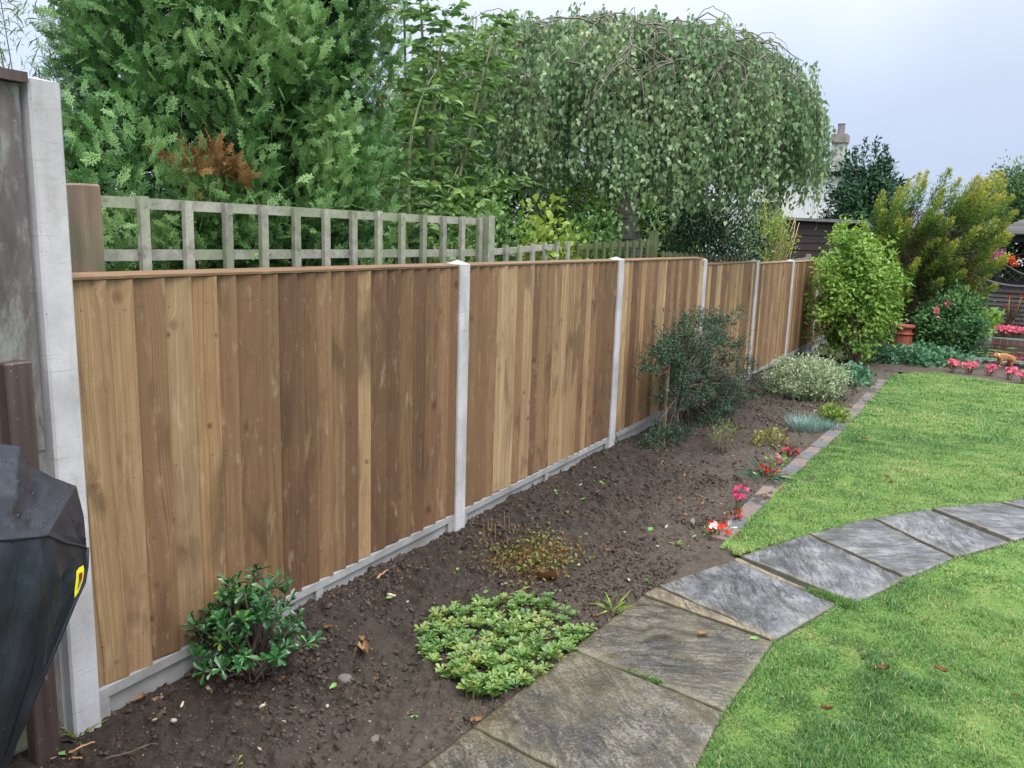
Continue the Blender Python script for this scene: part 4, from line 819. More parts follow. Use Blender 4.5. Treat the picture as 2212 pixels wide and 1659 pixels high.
def sax():
    base = gp(1090, 1400); T = thing('saxifrage', base, 'low spreading mat of bright green rosettes beside the brown wet slab', 'ground cover plant'); st = np.random.RandomState(3)
    poly = [gp(*q)[:2] for q in [(905, 1385), (935, 1340), (1010, 1300), (1140, 1290), (1210, 1320), (1275, 1365), (1220, 1430), (1165, 1475), (1085, 1525), (1030, 1520), (960, 1470), (915, 1440)]]
    P = []; D = []; N = []; R_ = []; n = 0
    while n < 330:
        q = on_z(st.uniform(900, 1280), st.uniform(1285, 1530), 0.02)
        if not in_poly(poly, np.array([q[0]]), np.array([q[1]]))[0]: continue
        n += 1; z = float(soil_h(q[0], q[1])); c = np.array([q[0], q[1], z+st.uniform(0.012, 0.042)]); m = st.randint(8, 14); a0 = st.rand()*6.28; tilt = st.randn(3)*0.22; tn = st.rand()
        for k in range(m):
            az = a0+2.4*k; el = 0.15+0.75*(k/m); o_ = np.array([math.cos(az), math.sin(az), 0]); P.append(c+o_*0.004); D.append(o_+np.array([0, 0, el])+tilt); N.append(np.array([0, 0, 1.0])-o_*el+st.randn(3)*0.12); R_.append(np.clip(0.1+0.45*tn+0.25*st.rand()+(0.35 if st.rand() < 0.05 else 0), 0, 1))
    m = len(P); L = st.uniform(0.017, 0.034, m); leafobj('foliage', scatter(T_OBOV, np.array(P), np.array(D), np.array(N), L, L*0.62, np.array(R_)), F_MAT, T, base)
    mb = MB()
    for i in range(0, m, 14): mb.tube([P[i]-np.array([0, 0, 0.05]), P[i]], 0.003, 4)
    mb.build('stem', M_STEM, T, False, base)['kind'] = 'stuff'
sax()

def stubble():
    base = gp(1150, 1215); T = thing('perennial', base, 'clump of cut back brown stalks with a few green leaves at its foot', 'perennial plant'); st = np.random.RandomState(5); mb = MB()
    for i in range(150):
        a = base+st.randn(3)*[0.10, 0.11, 0]; a[2] = float(soil_h(a[0], a[1])); mb.tube([a, a+[st.randn()*0.015, st.randn()*0.015, st.uniform(0.02, 0.075)]], 0.0018, 4, rnd=st.rand())
    for q in [(1045, 1165), (1055, 1160), (1062, 1150), (1070, 1168), (1090, 1140), (1100, 1150)]:
        a = gp(*q); mb.tube([a, a+[-0.01, 0.01, 0.08]], 0.003, 4)
    mb.build('stalks', plain('cut_stalk', '75583e', 0.8, 0.35, 30), T, False, base)['kind'] = 'stuff'
    m = 1300; P = base+st.randn(m, 3)*[0.10, 0.13, 0.0]; P[:, 2] = soil_h(P[:, 0], P[:, 1])+st.uniform(0, 0.05, m); leafobj('foliage', scatter(T_OVATE, P, st.randn(m, 3)+[0.3, -0.2, 0.5], st.randn(m, 3)*0.5+[0, 0, 1], st.uniform(0.012, 0.030, m), st.uniform(0.009, 0.018, m), st.rand(m)), F_WILT, T, base)
stubble()

# dark small-leaved shrub with a stake
def dark_shrub():
    base = gp(1450, 950); T = thing('shrub', base, 'dark airy shrub with tiny leaves leaning right from a thin brown stake in the bed', 'shrub'); st = np.random.RandomState(6)
    X = base[0]+0.02
    def at(px, py, dx=0.0): return on_x(px, py, X+dx)
    lobes = [((1515, 722), 70, 38, 34), ((1470, 775), 62, 52, 34), ((1545, 785), 72, 62, 46), ((1445, 845), 36, 36, 10), ((1525, 860), 68, 56, 34), ((1595, 868), 62, 44, 34), ((1570, 920), 60, 40, 22), ((1460, 950), 60, 32, 22), ((1410, 800), 14, 20, 4), ((1545, 690), 45, 16, 10), ((1435, 745), 30, 30, 9), ((1610, 800), 25, 30, 7)]
    sc_ = np.linalg.norm(at(1500, 820)-CAM)/FPX; pl = []; mb = MB(); tips = []
    for (c, rx, rz, n) in lobes:
        for k in range(n):
            a, r = st.rand()*6.28, st.rand()**0.6; p = at(c[0]+rx*r*math.cos(a), c[1]+rz*r*math.sin(a), 0)+(_F*st.randn()*0.19*(rx/90)); p[0] = max(p[0], 0.12); tips.append(p)
    tips = np.array(tips); trunk = [base, base+[0.01, 0.02, 0.35], at(1490, 800)]
    for p in tips[::1]:
        f = st.uniform(0.15, 0.95); j = trunk[1]*(1-f)+trunk[2]*f; mb.tube(curve(j, p, 0.05, 6, 0.014), [0.005, 0.0016], 4, cap=False)
    mb.tube(trunk, [0.014, 0.008], 6); mb.build('stem', M_BARK, T, False, base)
    P = []; D = []; N = []
    for p in tips:
        for s_ in range(12):
            v = (p-base)*[1, 1, .6]; v /= np.linalg.norm(v); dr = v*0.5+st.randn(3)*0.6; dr /= np.linalg.norm(dr); ln = st.uniform(0.05, 0.12); m = 13; f = st.rand(m); q = p+st.randn(3)*0.025+dr*ln*f[:, None]+st.randn(m, 3)*0.006
            P.append(q); D.append(dr*0.5+st.randn(m, 3)*0.7); N.append(st.randn(m, 3)*0.5+[0, 0, 1])
    P = np.vstack(P); D = np.vstack(D); N = np.vstack(N); m = len(P); P[:, 0] = np.maximum(P[:, 0], 0.08); P[:, 2] = np.maximum(P[:, 2], soil_h(P[:, 0], P[:, 1])+0.005)
    leafobj('foliage', scatter(T_SMALL, P, D, N, st.uniform(0.014, 0.024, m), st.uniform(0.011, 0.016, m), np.clip(st.rand(m)*0.8, 0, 1)), F_TEAL, T, base)
    s = gp(1432, 965); top = on_x(1427, 760, s[0]); sk = thing('garden_stake', s, 'thin brown wooden stake holding the dark airy shrub', 'garden stake'); mb = MB()
    mb.box((-0.011, -0.011, -0.1), (0.011, 0.011, top[2]-s[2])); bevel(mb.build('shaft', m_oldpost, sk), 0.002)
dark_shrub()

def vari():
    b = gp(1735, 865); shrub('shrub', 'low rounded shrub with cream edged leaves in the middle of the bed', 'shrub', b, b+np.array([-0.03, 0.32, 0.17]), (0.36, 0.58, 0.22), 420, 30, 0.025, 0.55, T_OVATE, F_VARI, 0.035, 26, seed=14, shell=0.55, noise=0.25, zmin=b[2]-0.02, stem_r=0.003)
    b = gp(1555, 980); shrub('shrub', 'small sparse cream leaved sprig below the dark airy shrub', 'shrub', b, b+np.array([-0.02, 0.20, 0.12]), (0.07, 0.18, 0.08), 26, 11, 0.014, 0.55, T_OVATE, F_YG, 0.03, 14, seed=16, shell=0.2, noise=0.4, zmin=b[2], stem_r=0.002)
vari()
def tuftplant(name, label, cat, px, py, rad, n, h, wid, mat, seed, lean=0.9, tmpl=T_BLADE, kind=None, sq=1.0):
    b = gp(px, py); T = thing(name, b, label, cat); st = np.random.RandomState(seed); r = np.sqrt(st.rand(n))*rad; a = st.rand(n)*6.28; P = b+np.stack([r*np.cos(a), r*np.sin(a)*sq, np.zeros(n)], 1); P[:, 2] = soil_h(P[:, 0], P[:, 1])
    d = np.stack([np.cos(a)*lean*(0.3+r/rad), np.sin(a)*lean*(0.3+r/rad), np.ones(n)], 1)+st.randn(n, 3)*0.35; d[:, 2] = np.abs(d[:, 2])
    leafobj('foliage', scatter(tmpl, P, d, np.stack([-np.cos(a), -np.sin(a), np.ones(n)*0.4], 1), h*st.uniform(0.5, 1.2, n), wid, st.rand(n)), mat, T, b)
    mb = MB(); mb.tube([(0, 0, -0.03), (0, 0, 0.006)], 0.004, 5); mb.build('crown', M_STEM, T); return T
tuftplant('dianthus', 'spiky blue grey tufted plant near the brick edging', 'perennial plant', 1745, 925, 0.17, 900, 0.10, 0.004, F_BLUE, 21, sq=1.5)
tuftplant('dianthus', 'smaller blue grey tuft touching the brick edging', 'perennial plant', 1800, 928, 0.09, 300, 0.07, 0.004, F_BLUE, 22, sq=1.3)
b = gp(1797, 915); shrub('geranium', 'bright yellow green leafy plant beside the blue grey tuft', 'perennial plant', b, b+np.array([0, 0.08, 0.06]), (0.10, 0.16, 0.07), 60, 14, 0.03, 0.85, T_OBOV, F_YG, 0.02, 8, seed=23, zmin=b[2], stem_r=0.002)
b = gp(1650, 965); shrub('geranium', 'low wilting yellow and brown leafed plant right of the dark airy shrub', 'perennial plant', b, b+np.array([0, 0.10, 0.03]), (0.11, 0.26, 0.035), 45, 8, 0.026, 0.8, T_OBOV, foliage('yellowing_leaf', ['6a4a30', '8a7444', '98a050', '708a40'], 0.5, 0.3, 0.3, 12), 0.02, 8, seed=24, zmin=b[2], stem_r=0.002)
b = gp(1835, 830); shrub('lady_mantle', 'spreading pale green lobed leaves just beyond the cream edged shrub', 'perennial plant', b, b+np.array([0, 0.2, 0.05]), (0.22, 0.45, 0.07), 90, 9, 0.05, 0.9, T_OBOV, F_AQUI, 0.04, 8, seed=25, zmin=b[2]-0.01, stem_r=0.002)
b = gp(1950, 782); shrub('columbine', 'blue green mound of lobed leaves along the lawn before the terracotta pot', 'perennial plant', b, b+np.array([0.15, 0.25, 0.05]), (0.62, 0.50, 0.10), 240, 14, 0.05, 0.9, T_OBOV, F_AQUI, 0.05, 8, seed=26, zmin=b[2]-0.02, stem_r=0.003)
b = gp(1870, 775); shrub('shrub', 'small dull dark bush at the foot of the lime green shrub', 'shrub', b, b+np.array([0.08, 0.2, 0.20]), (0.30, 0.42, 0.24), 130, 36, 0.03, 0.2, T_LANCE, F_TEAL, 0.05, 14, seed=27, zmin=b[2]-0.02, stem_r=0.003)
# lime green shrub
b = gp(1852, 792)
shrub('shrub', 'tall lime green leafy shrub at the end of the new fence', 'shrub', b, b+np.array([-0.16, 0.35, 0.97]), (0.50, 0.52, 0.80), 480, 26, 0.056, 0.62, T_OVATE, F_LIME, 0.055, 30, seed=28, shell=0.5, noise=0.42, stem_r=0.006, up=-0.1, tone=0.55, zmin=b[2]+0.12)
# begonias, salvias on the bed
M_RED = foliage('red_petal', ['a81010', 'd02014', 'e03a1c'], 0.45, 0.3, 0.3, 20); M_PINK = foliage('hot_pink_petal', ['c0206a', 'e0407e', 'f080a8'], 0.45, 0.35, 0.3, 20)
M_SALMON = foliage('pink_petal', ['d0406a', 'ee6e8c', 'f7a0b4'], 0.5, 0.4, 0.3, 15); M_WHITE = foliage('white_petal', ['d8d8cc', 'eeeee6', 'ffffff'], 0.5, 0.3, 0.3, 10)
M_MAROON = foliage('maroon_leaf', ['5a2018', '84342a', '9a5a38'], 0.4, 0.15, 0.4, 12); M_ORANGE = foliage('orange_petal', ['d8401c', 'f0602c', 'f88050'], 0.5, 0.4, 0.3, 10); M_MAG = foliage('magenta_petal', ['b01890', 'd83ab0', 'f070d0'], 0.5, 0.4, 0.3, 10)
def flowerplant(name, label, b, w_, h, mats, nfl, fs, lmat, nl, ls, seed, group=None, cat='flower', lift=0.0):
    st = np.random.RandomState(seed); b = np.array(b, float); T = thing(name, b, label, cat, group); P = st.randn(nl, 3)*[w_*0.4, w_*0.4, 0]; P[:, 2] = st.rand(nl)*h*0.75
    leafobj('foliage', scatter(T_OBOV, P, P*[4, 4, 0]+st.randn(nl, 3)*0.5+[0, 0, 0.4], st.randn(nl, 3)*0.4+[0, 0, 1], ls*st.uniform(0.6, 1.2, nl), ls*0.7, st.rand(nl)), lmat, T)
    mb = MB(); per = max(1, nfl//len(mats))
    for k, m in enumerate(mats):
        Q = []; D = []; N = []
        for i in range(per):
            c = st.randn(3)*[w_*0.45, w_*0.45, 0]; c[2] = h*st.uniform(0.55, 1.05); mb.tube([(c[0]*0.3, c[1]*0.3, -0.02), c], 0.002, 3, cap=False); nv = st.randn(3)*0.5+[0.3, -0.7, 0.8]; nv /= np.linalg.norm(nv); e1 = np.cross(nv, [0, 0, 1.]); e1 /= np.linalg.norm(e1); e2 = np.cross(nv, e1)
            for j in range(6):
                a = j*1.047+st.rand()*0.3; Q.append(c); D.append(e1*math.cos(a)+e2*math.sin(a)+nv*0.35); N.append(nv+st.randn(3)*0.15)
        leafobj('blossom', scatter(T_OBOV, np.array(Q), np.array(D), np.array(N), fs*st.uniform(0.8, 1.15, len(Q)), fs*0.9, st.rand(len(Q))), m, T)
    mb.build('stem', M_STEM, T); return T
flowerplant('salvia', 'two scarlet flower heads and a white one low on the soil by the path', gp(1550, 1160), 0.08, 0.07, [M_RED, M_WHITE], 13, 0.020, F_ROUND, 40, 0.022, 31)
flowerplant('begonia', 'upright stem of hot pink blossoms beside the brick edging', gp(1595, 1110), 0.03, 0.16, [M_PINK], 11, 0.017, M_MAROON, 14, 0.02, 32)
flowerplant('begonia', 'small maroon leaved plant under the hot pink blossoms', gp(1590, 1125), 0.05, 0.045, [M_RED], 3, 0.013, M_MAROON, 22, 0.028, 33)
flowerplant('begonia', 'drooping maroon begonia with red blooms nearest the bricks', gp(1655, 1030), 0.09, 0.06, [M_RED], 6, 0.014, M_MAROON, 50, 0.03, 34)
flowerplant('begonia', 'yellow green begonia with one pink bloom halfway along the bricks', gp(1685, 1005), 0.10, 0.07, [M_PINK, M_WHITE], 4, 0.018, F_YG, 60, 0.03, 35)
flowerplant('begonia', 'dark red begonia close to the dead leaves by the bricks', gp(1710, 985), 0.07, 0.06, [M_RED], 7, 0.014, M_MAROON, 50, 0.03, 36)
tuftplant('day_lily', 'flopped strap leaved clump with pale stripes beside the bricks', 'perennial plant', 1650, 1035, 0.05, 26, 0.22, 0.022, F_AQUI, 37, 1.8, T_LANCE)
tuftplant('dandelion', 'light green dandelion rosette growing at the slab corner near the saxifrage mat', 'weed', 1325, 1320, 0.03, 20, 0.09, 0.026, F_LIME, 38, 0.9, T_LANCE)
tuftplant('weed', 'two small pale green leaves standing at the tip of the buff strip', 'weed', 1407, 1262, 0.012, 7, 0.06, 0.018, F_LIME, 39, 0.6, T_LANCE)
tuftplant('weed', 'pale green sprout at the foot of the tall concrete post', 'weed', 172, 1590, 0.02, 14, 0.085, 0.018, F_YG, 40, 1.0, T_LANCE)
tuftplant('weed', 'curled green leaf shoot beside the third post foot', 'weed', 1337, 968, 0.01, 6, 0.10, 0.03, F_DARK, 41, 0.6, T_LANCE)
tuftplant('weed', 'little pale seedling with a leaf pair near the bottom edge', 'weed', 505, 1650, 0.012, 5, 0.028, 0.018, F_LIME, 42, 0.8, T_OBOV)
tuftplant('weed', 'pale hosta seedling at the lower left tip of the stubble clump', 'weed', 1125, 1240, 0.02, 9, 0.05, 0.026, F_YG, 43, 0.8, T_OVATE)
tuftplant('weed', 'yellow green seedling lying on bare soil left of the scarlet flowers', 'weed', 1462, 1178, 0.02, 8, 0.03, 0.02, F_YG, 44, 1.2, T_OVATE)
def wedge_grass(pa, pb, label, n, hs=1.0):
    a, b = on_z(*pa, 0), on_z(*pb, 0); T = thing('grass_tuft', (a+b)/2, label, 'grass tuft'); st = np.random.RandomState(4); f = np.sqrt(st.rand(n))[:, None]; P = a*(1-f)+b*f+st.randn(n, 3)*[0.008, 0.008, 0]*(0.5+f*2)*hs**2; P[:, 2] = 0.006
    leafobj('foliage', scatter(T_BLADE, P, st.randn(n, 3)*[.7, .7, .2]+[0, 0, .8], st.randn(n, 3), hs*st.uniform(.018, .035, n), 0.0035, st.rand(n)*.8), m_grass, T, (a+b)/2); mb = MB(); mb.tube([(0, 0, -.02), (0, 0, .004)], 0.01, 5); mb.build('crown', M_STEM, T)
wedge_grass((1735, 1276), (1835, 1312), 'tuft of grass filling the wedge gap between two grey slabs', 1500)
wedge_grass((1345, 1448), (1425, 1480), 'strip of fine grass in the joint beside the brown mottled slab', 500, 0.6)
if 0: tuftplant('grass_tuft', 'tuft of grass filling the wedge gap between two grey slabs', 'grass tuft', 1790, 1292, 0.09, 500, 0.03, 0.004, m_grass, 45)
if 0: tuftplant('grass_tuft', 'strip of fine grass in the joint of the rusty brown slab', 'grass tuft', 1385, 1462, 0.05, 180, 0.02, 0.003, m_grass, 46)
# ================================================================== FAR END OF THE GARDEN AND BEYOND
M_DBROWN = plain('dark_brown_boards', '352a29', 0.6, 0.25, 12, 0.2); M_GREYB = plain('dark_grey_stain', '4b4747', 0.6, 0.22, 14, 0.2); M_BLACK = plain('black_paint', '151618', 0.5, 0.2, 10)
M_WHITEW = plain('white_render', 'dcdedd', 0.85, 0.08, 3, 0.1); M_FELT = plain('grey_roof_felt', '77787a', 0.8, 0.3, 9, 0.3)
t = NT('roof_tiles'); p = t.pos(); c = t.mix(t.mr(t.noise(p, 4, 4), 0.3, 0.7), hx('54423c'), hx('7a645a')); M_TILE = t.surf(c, 0.8, t.bump(t.n('TexWave', 1, Vector=p, Scale=3.0, bands_direction='Z'), 0.6, 0.03))
t = NT('chimney_render'); p = t.pos(); c = t.mix(t.mr(t.noise(p, 3, 5, 0.7), 0.45, 0.62), hx('b9bab4'), hx('6f7261')); M_CHIM = t.surf(c, 0.85); M_CHIMTOP = plain('mossy_brick', '8a8378', 0.9, 0.35, 6)
def house():
    Y = 30.0; a = on_y(1690, 500, Y); b = on_y(1836, 366, Y); x0, x1 = a[0], b[0]; ze = b[2]; T = thing('house', ((x0+x1)/2, Y+3, -0.16), 'white rendered house with a brown tiled roof behind the birch', 'house'); o = np.array(T.location)
    mb = MB(); mb.box((x0-5, Y, -0.3), (x1, Y+7, ze), o=-o); mb.build('wall', M_WHITEW, T)
    xr = x0-1.4; zr = on_y(1800, 322, Y)[2]+0.35; e = 0.25; mb = MB(); V = [(x1+e, Y-e, ze-0.05), (x1+e, Y+7, ze-0.05), (xr, Y+7, zr), (xr, Y-e, zr), (2*xr-x1-e, Y+7, ze-0.05), (2*xr-x1-e, Y-e, ze-0.05)]
    V = np.array(V); W = V+[0, 0, -0.14]; mb.add(np.vstack([V, W])-o, [(0, 1, 2, 3), (3, 2, 4, 5), (6, 9, 8, 7), (9, 11, 10, 8), (0, 3, 9, 6), (3, 5, 11, 9), (1, 0, 6, 7)]); R_ = mb.build('roof', M_TILE, T)
    mb = MB(); mb.box((x0-3, Y-0.16, ze-0.22), (x1+0.1, Y-0.03, ze-0.06), o=-o); mb.build('fascia', M_BLACK, T)
    mb = MB(); G = on_y(1815, 345, Y-0.2); mb.add(np.array([(x1, Y, ze), (xr, Y, zr-0.15), (2*xr-x1, Y, ze), (x1, Y+6.9, ze), (xr, Y+6.9, zr-0.15), (2*xr-x1, Y+6.9, ze)])-o, [(0, 1, 2)]); mb.build('gable', M_WHITEW, T)
    cl = on_y(1792, 366, Y-0.6); cr = on_y(1820, 366, Y-0.6); ct = on_y(1806, 300, Y-0.6)[2]; mb = MB(); mb.box((cl[0], Y-0.62, ze-0.1), (cr[0], Y-0.05, ct), o=-o); ch = mb.build('chimney', M_CHIM, T)
    mb = MB(); mb.box((cl[0]-0.04, Y-0.68, ct-0.12), (cr[0]+0.04, Y-0.01, ct+0.15), o=-o); mb.build('chimney_cap', M_CHIMTOP, ch)
    mb = MB(); mb.lathe([(0.12, 0), (0.11, 0.32), (0.13, 0.36)], ((cl[0]+cr[0])/2, Y-0.34, ct+0.14)-o, 12); mb.build('chimney_pot', M_FELT, ch)
    mb = MB(); wx = x0-0.6; mb.box((wx-0.5, Y-0.04, 1.6), (wx+0.5, Y-0.003, 2.9), o=-o); mb.build('window', M_BLACK, T)
house()
def farhouse():
    Y = 46.0; a = on_y(2120, 500, Y); b = on_y(2260, 452, Y); T = thing('house', ((a[0]+b[0])/2, Y+2, -0.16), 'white far house glimpsed under the distant tree above the summerhouse roof', 'house'); o = np.array(T.location); mb = MB(); mb.box((a[0], Y, -0.3), (b[0], Y+4, b[2]), o=-o); mb.build('wall', M_WHITEW, T)
    mb = MB(); zr = b[2]+0.9; V = np.array([(a[0]-.3, Y-.3, b[2]), (b[0]+.3, Y-.3, b[2]), (b[0]+.3, Y+4.3, b[2]), (a[0]-.3, Y+4.3, b[2]), (a[0], Y+2, zr), (b[0], Y+2, zr)]); mb.add(V-o, [(0, 1, 5, 4), (2, 3, 4, 5), (1, 2, 5), (3, 0, 4), (3, 2, 1, 0)]); mb.build('roof', M_FELT, T)
farhouse()
def shed():
    Y = 15.2; a = on_y(1700, 470, Y); c = on_y(1846, 478, Y); zt = a[2]; T = thing('shed', ((a[0]+c[0])/2, Y+1, -0.16), 'dark brown boarded shed with a felt roof beyond the end of the fence', 'shed'); o = np.array(T.location); x0, x1 = a[0]-0.4, c[0]
    mb = MB(); n = 16
    for k in range(n):
        z0 = -0.16+(zt+0.12)*k/n; mb.box((x0, Y-0.010*(k % 1)-0.0, z0), (x1, Y+0.04, z0+(zt+0.12)/n-0.006), o=-o); mb.add(np.array([(x0, Y, z0+(zt+.12)/n-.006), (x1, Y, z0+(zt+.12)/n-.006), (x1, Y-0.012, z0), (x0, Y-0.012, z0)])-o, [(3, 2, 1, 0)])
    mb.box((x0, Y+0.04, -0.2), (x1+0.0, Y+1.8, zt-0.10), o=-o); mb.build('wall', M_DBROWN, T)
    mb = MB(); mb.add(np.array([(x0-.1, Y-.12, zt+.02), (x1+.16, Y-.12, zt-0.03), (x1+.16, Y+2, zt-0.1), (x0-.1, Y+2, zt-0.05), (x0-.1, Y-.12, zt-.03), (x1+.16, Y-.12, zt-0.08), (x1+.16, Y+2, zt-0.15), (x0-.1, Y+2, zt-0.10)])-o, [(0, 1, 2, 3), (7, 6, 5, 4), (0, 4, 5, 1), (1, 5, 6, 2), (3, 2, 6, 7), (0, 3, 7, 4)]); mb.build('roof', M_FELT, T)
    mb = MB(); mb.box((x1-0.006, Y+0.15, 1.25), (x1+0.012, Y+1.2, 1.72), o=-o); mb.build('window', M_BLACK, T)
    mb = MB(); mb.box((x1-0.05, Y-0.03, -0.16), (x1+0.01, Y-0.013, zt-0.09), o=-o); mb.build('corner_trim', M_DBROWN, T)
shed()
shrub('bay_tree', 'dark green pointed evergreen tree between the house and the golden conifer', 'tree', (-0.22, 19.5, -0.16), (-0.22, 19.5, 1.85), (0.70, 0.8, 1.50), 620, 30, 0.10, 0.4, T_OVATE, F_DARK, 0.09, 10, seed=51, shell=0.6, noise=0.22)
T = thing('bay_shoots', (0, 0, 0), None, None); bpy.data.objects.remove(T)
bt = [o for o in COL.objects if o.name.startswith('bay_tree')][0]; mb = []; st = np.random.RandomState(3)
for (px, py, h) in [(1870, 300, .7), (1895, 298, .6), (1848, 318, .5), (1915, 312, .5), (1832, 345, .4)]:
    a = on_y(px, py, 19.4); m = 90; f = st.rand(m); q = a-np.array([0, 0, 1])*(f*h)[:, None]+st.randn(m, 3)*0.05*(0.3+f)[:, None]; leafobj('top_shoot', scatter(T_OVATE, q, st.randn(m, 3)+[0, 0, .8], st.randn(m, 3), 0.09, 0.035, st.rand(m)*.8), F_DARK, bt, np.array(bt.location))
shrub('tree', 'pale green broad tree far off at the right edge above the summerhouse', 'tree', (3.05, 29, -0.16), (3.15, 29, 2.85), (0.95, 1.2, 1.05), 420, 34, 0.09, 0.5, T_OVATE, F_FAR, 0.16, 16, seed=52, shell=0.5, noise=0.35, stem_r=0.03)
hedge('hedge', 'dark tall hedge closing the garden behind the summerhouse', 3.6, 20.5, 23.5, 1.9, 9000, 0.14, F_HEDGE, 9, 3.2)
hedge('hedge', 'distant dark hedge between the shed and the golden conifer', -0.5, 21.5, 24, 2.0, 8000, 0.14, F_HEDGE, 10, 2.2)

# ---- golden conifer: plumes sweeping up and to the right
def golden():
    base = np.array([1.30, 14.6, -0.10]); T = thing('golden_conifer', base, 'wide golden green conifer with upswept plumes and brown bare inside', 'conifer tree'); st = np.random.RandomState(17)
    parts = []; br = []; mb = MB(); n = 150
    for i in range(n):
        az = st.uniform(0, 6.283); el = st.rand(); zz = 0.35+2.15*el
        rad = (0.62+0.36*math.sin(min(1, zz/2.0)*2.2))*(1 if el < .8 else 1-(el-.8)*2.2)*st.uniform(0.70, 1.04)
        tip = base+np.array([rad*0.95*math.cos(az)+0.22*(el-0.2), rad*0.85*math.sin(az), zz]); root = base+np.array([0, 0, 0.3+zz*0.45])
        d = (tip-root); d /= np.linalg.norm(d); d = d*0.65+np.array([0.42, -0.05, 0.62]); d /= np.linalg.norm(d); ln = st.uniform(0.36, 0.62)*(1.2 if el > .75 else 1); m = 12
        f = np.linspace(0, 1, m); ax = tip+d[None]*((f-0.5)*ln)[:, None]
        for k in range(m):
            w_ = (0.052*(1-f[k])**0.7+0.006)*(0.6+0.4*min(1, f[k]*4)); q = ax[k]+st.randn(34, 3)*w_; dd = d*0.95+(q-ax[k])/w_*0.42+st.randn(34, 3)*0.18; tone = np.clip(-0.05+0.85*f[k]**1.6+0.25*el+0.10*st.randn(34), 0, 1); L = st.uniform(0.045, 0.080, 34)
            parts.append(scatter(T_LANCE, q, dd, st.randn(34, 3), L, L*0.50, tone))
        if i % 3 == 0: mb.tube(curve(root, ax[1], 0.03, 5, 0.02), [0.016, 0.005], 4)
    for i in range(260):
        az = st.uniform(0, 6.283); z = st.uniform(0.15, 2.1); r = st.uniform(0.2, 0.86)*(0.62+0.34*math.sin(min(1, z/2.0)*2.2)); c = base+np.array([r*math.cos(az)+0.1*z*.4, r*0.85*math.sin(az), z]); q = c+st.randn(60, 3)*0.08; br.append(scatter(T_LANCE, q, st.randn(60, 3)+[0, 0, .5], st.randn(60, 3), 0.06, 0.03, st.rand(60)))
    leafobj('foliage', parts, F_GOLD, T, base); leafobj('dead_foliage', br, F_BROWN, T, base)['label'] = 'brown dead inner foliage'
    mb.tube([base, base+[0, 0, 0.9]], [0.09, 0.05], 8); mb.build('branch', M_BARK, T, True, base)
golden()

# ---- raised pond
t = NT('pond_water'); p = t.pos(); M_WATER = t.surf(hx('1c1f1a'), 0.04, t.bump(t.noise(p, 6, 3), 0.12, 0.02), 0.6)
M_TEAL = plain('green_liner_edge', '6f9a90', 0.4, 0.2, 12); t = NT('pond_stones'); p = t.pos(); vo = t.n('TexVoronoi', None, Vector=p, Scale=14.0); c = t.mix(t.mr(vo.outputs['Distance'], 0.2, 0.6), t.mix(t.n('SeparateColor', 0, Color=vo.outputs['Color']), hx('6a5f58'), hx('9c918a')), hx('2a2724')); M_STONE = t.surf(c, 0.75, t.bump(vo.outputs['Distance'], 0.8, 0.03))
t = NT('old_pond_brick'); p = t.pos(); br_ = t.n('TexBrick', 0, Vector=t.scale(p, 5, 5, 5), Color1=(*hx('7c4a44'), 1), Color2=(*hx('8d6a62'), 1), Mortar=(*hx('a09a90'), 1), Scale=1.0); M_PBRICK = t.surf(br_, 0.8)
A = on_z(2048, 766, 0.0); B = on_z(2212, 781, 0.0); D_ = on_z(2066, 723, 0.05); C_ = on_z(2212, 734, 0.05)
A2, B2, C2, D2 = A, A+(B-A)*3.0, D_+(C_-D_)*3.2, D_
def pond():
    o = (A2+B2+C2+D2)/4; o[2] = -0.1; T = thing('pond', o, 'raised rectangular garden pond with stone sides and dark water', 'pond'); Q = [A2, B2, C2, D2]
    def wall(P, Q_, th, z0, z1, mat, name, side=1):
        d = Q_-P; d[2] = 0; d /= np.linalg.norm(d); n = np.array([-d[1], d[0], 0])*side; mb = MB(); a = [P, Q_, Q_+n*th, P+n*th]; mb.poly([(v[0]-o[0], v[1]-o[1], z0-o[2]) for v in a], (0, 0, 1), z1-z0); return mb.build(name, mat, T)
    # inner side lies left of A->B
    wall(A2, B2, -0.13, -0.3, -0.02, M_STONE, 'front_wall'); wall(A2+(D2-A2)*0.0, A2+(B2-A2), 0.03, -0.15, 0.0, M_TEAL, 'front_rim')
    wall(D2, C2, 0.16, -0.3, 0.045, M_PBRICK, 'back_wall'); wall(D2+(A2-D2)*0.012, C2+(B2-C2)*0.012, -0.03, 0.04, 0.06, M_TEAL, 'back_rim'); wall(D2, A2, -0.14, -0.3, 0.0, M_PBRICK, 'side_wall'); wall(C2, B2, 0.14, -0.3, 0.0, M_PBRICK, 'side_wall')
    mb = MB(); c = (A2+B2+C2+D2)/4; mb.poly([(v[0]-o[0], v[1]-o[1], -0.07-o[2]) for v in Q], (0, 0, 1), 0.012); mb.build('water', M_WATER, T)
    mb = MB()
    st = np.random.RandomState(1)
    for i in range(60):
        f, g = st.rand(), st.uniform(0.25, 0.9); v = (A2*(1-f)+B2*f)*(1-g)+(D2*(1-f)+C2*f)*g; a = np.arange(7)*0.9; r = st.uniform(0.03, 0.07); mb.add([(v[0]-o[0]+r*1.6*math.cos(x), v[1]-o[1]+r*math.sin(x), -0.054-o[2]) for x in a], [tuple(range(7))], st.rand())
    q = mb.build('floating_weed', F_FAR, T); q['kind'] = 'stuff'
pond()
back = ['leftmost', 'second from the left', 'third from the left', 'fourth from the left', 'fifth from the left', 'sixth from the left', 'seventh from the left', 'last at the right edge']
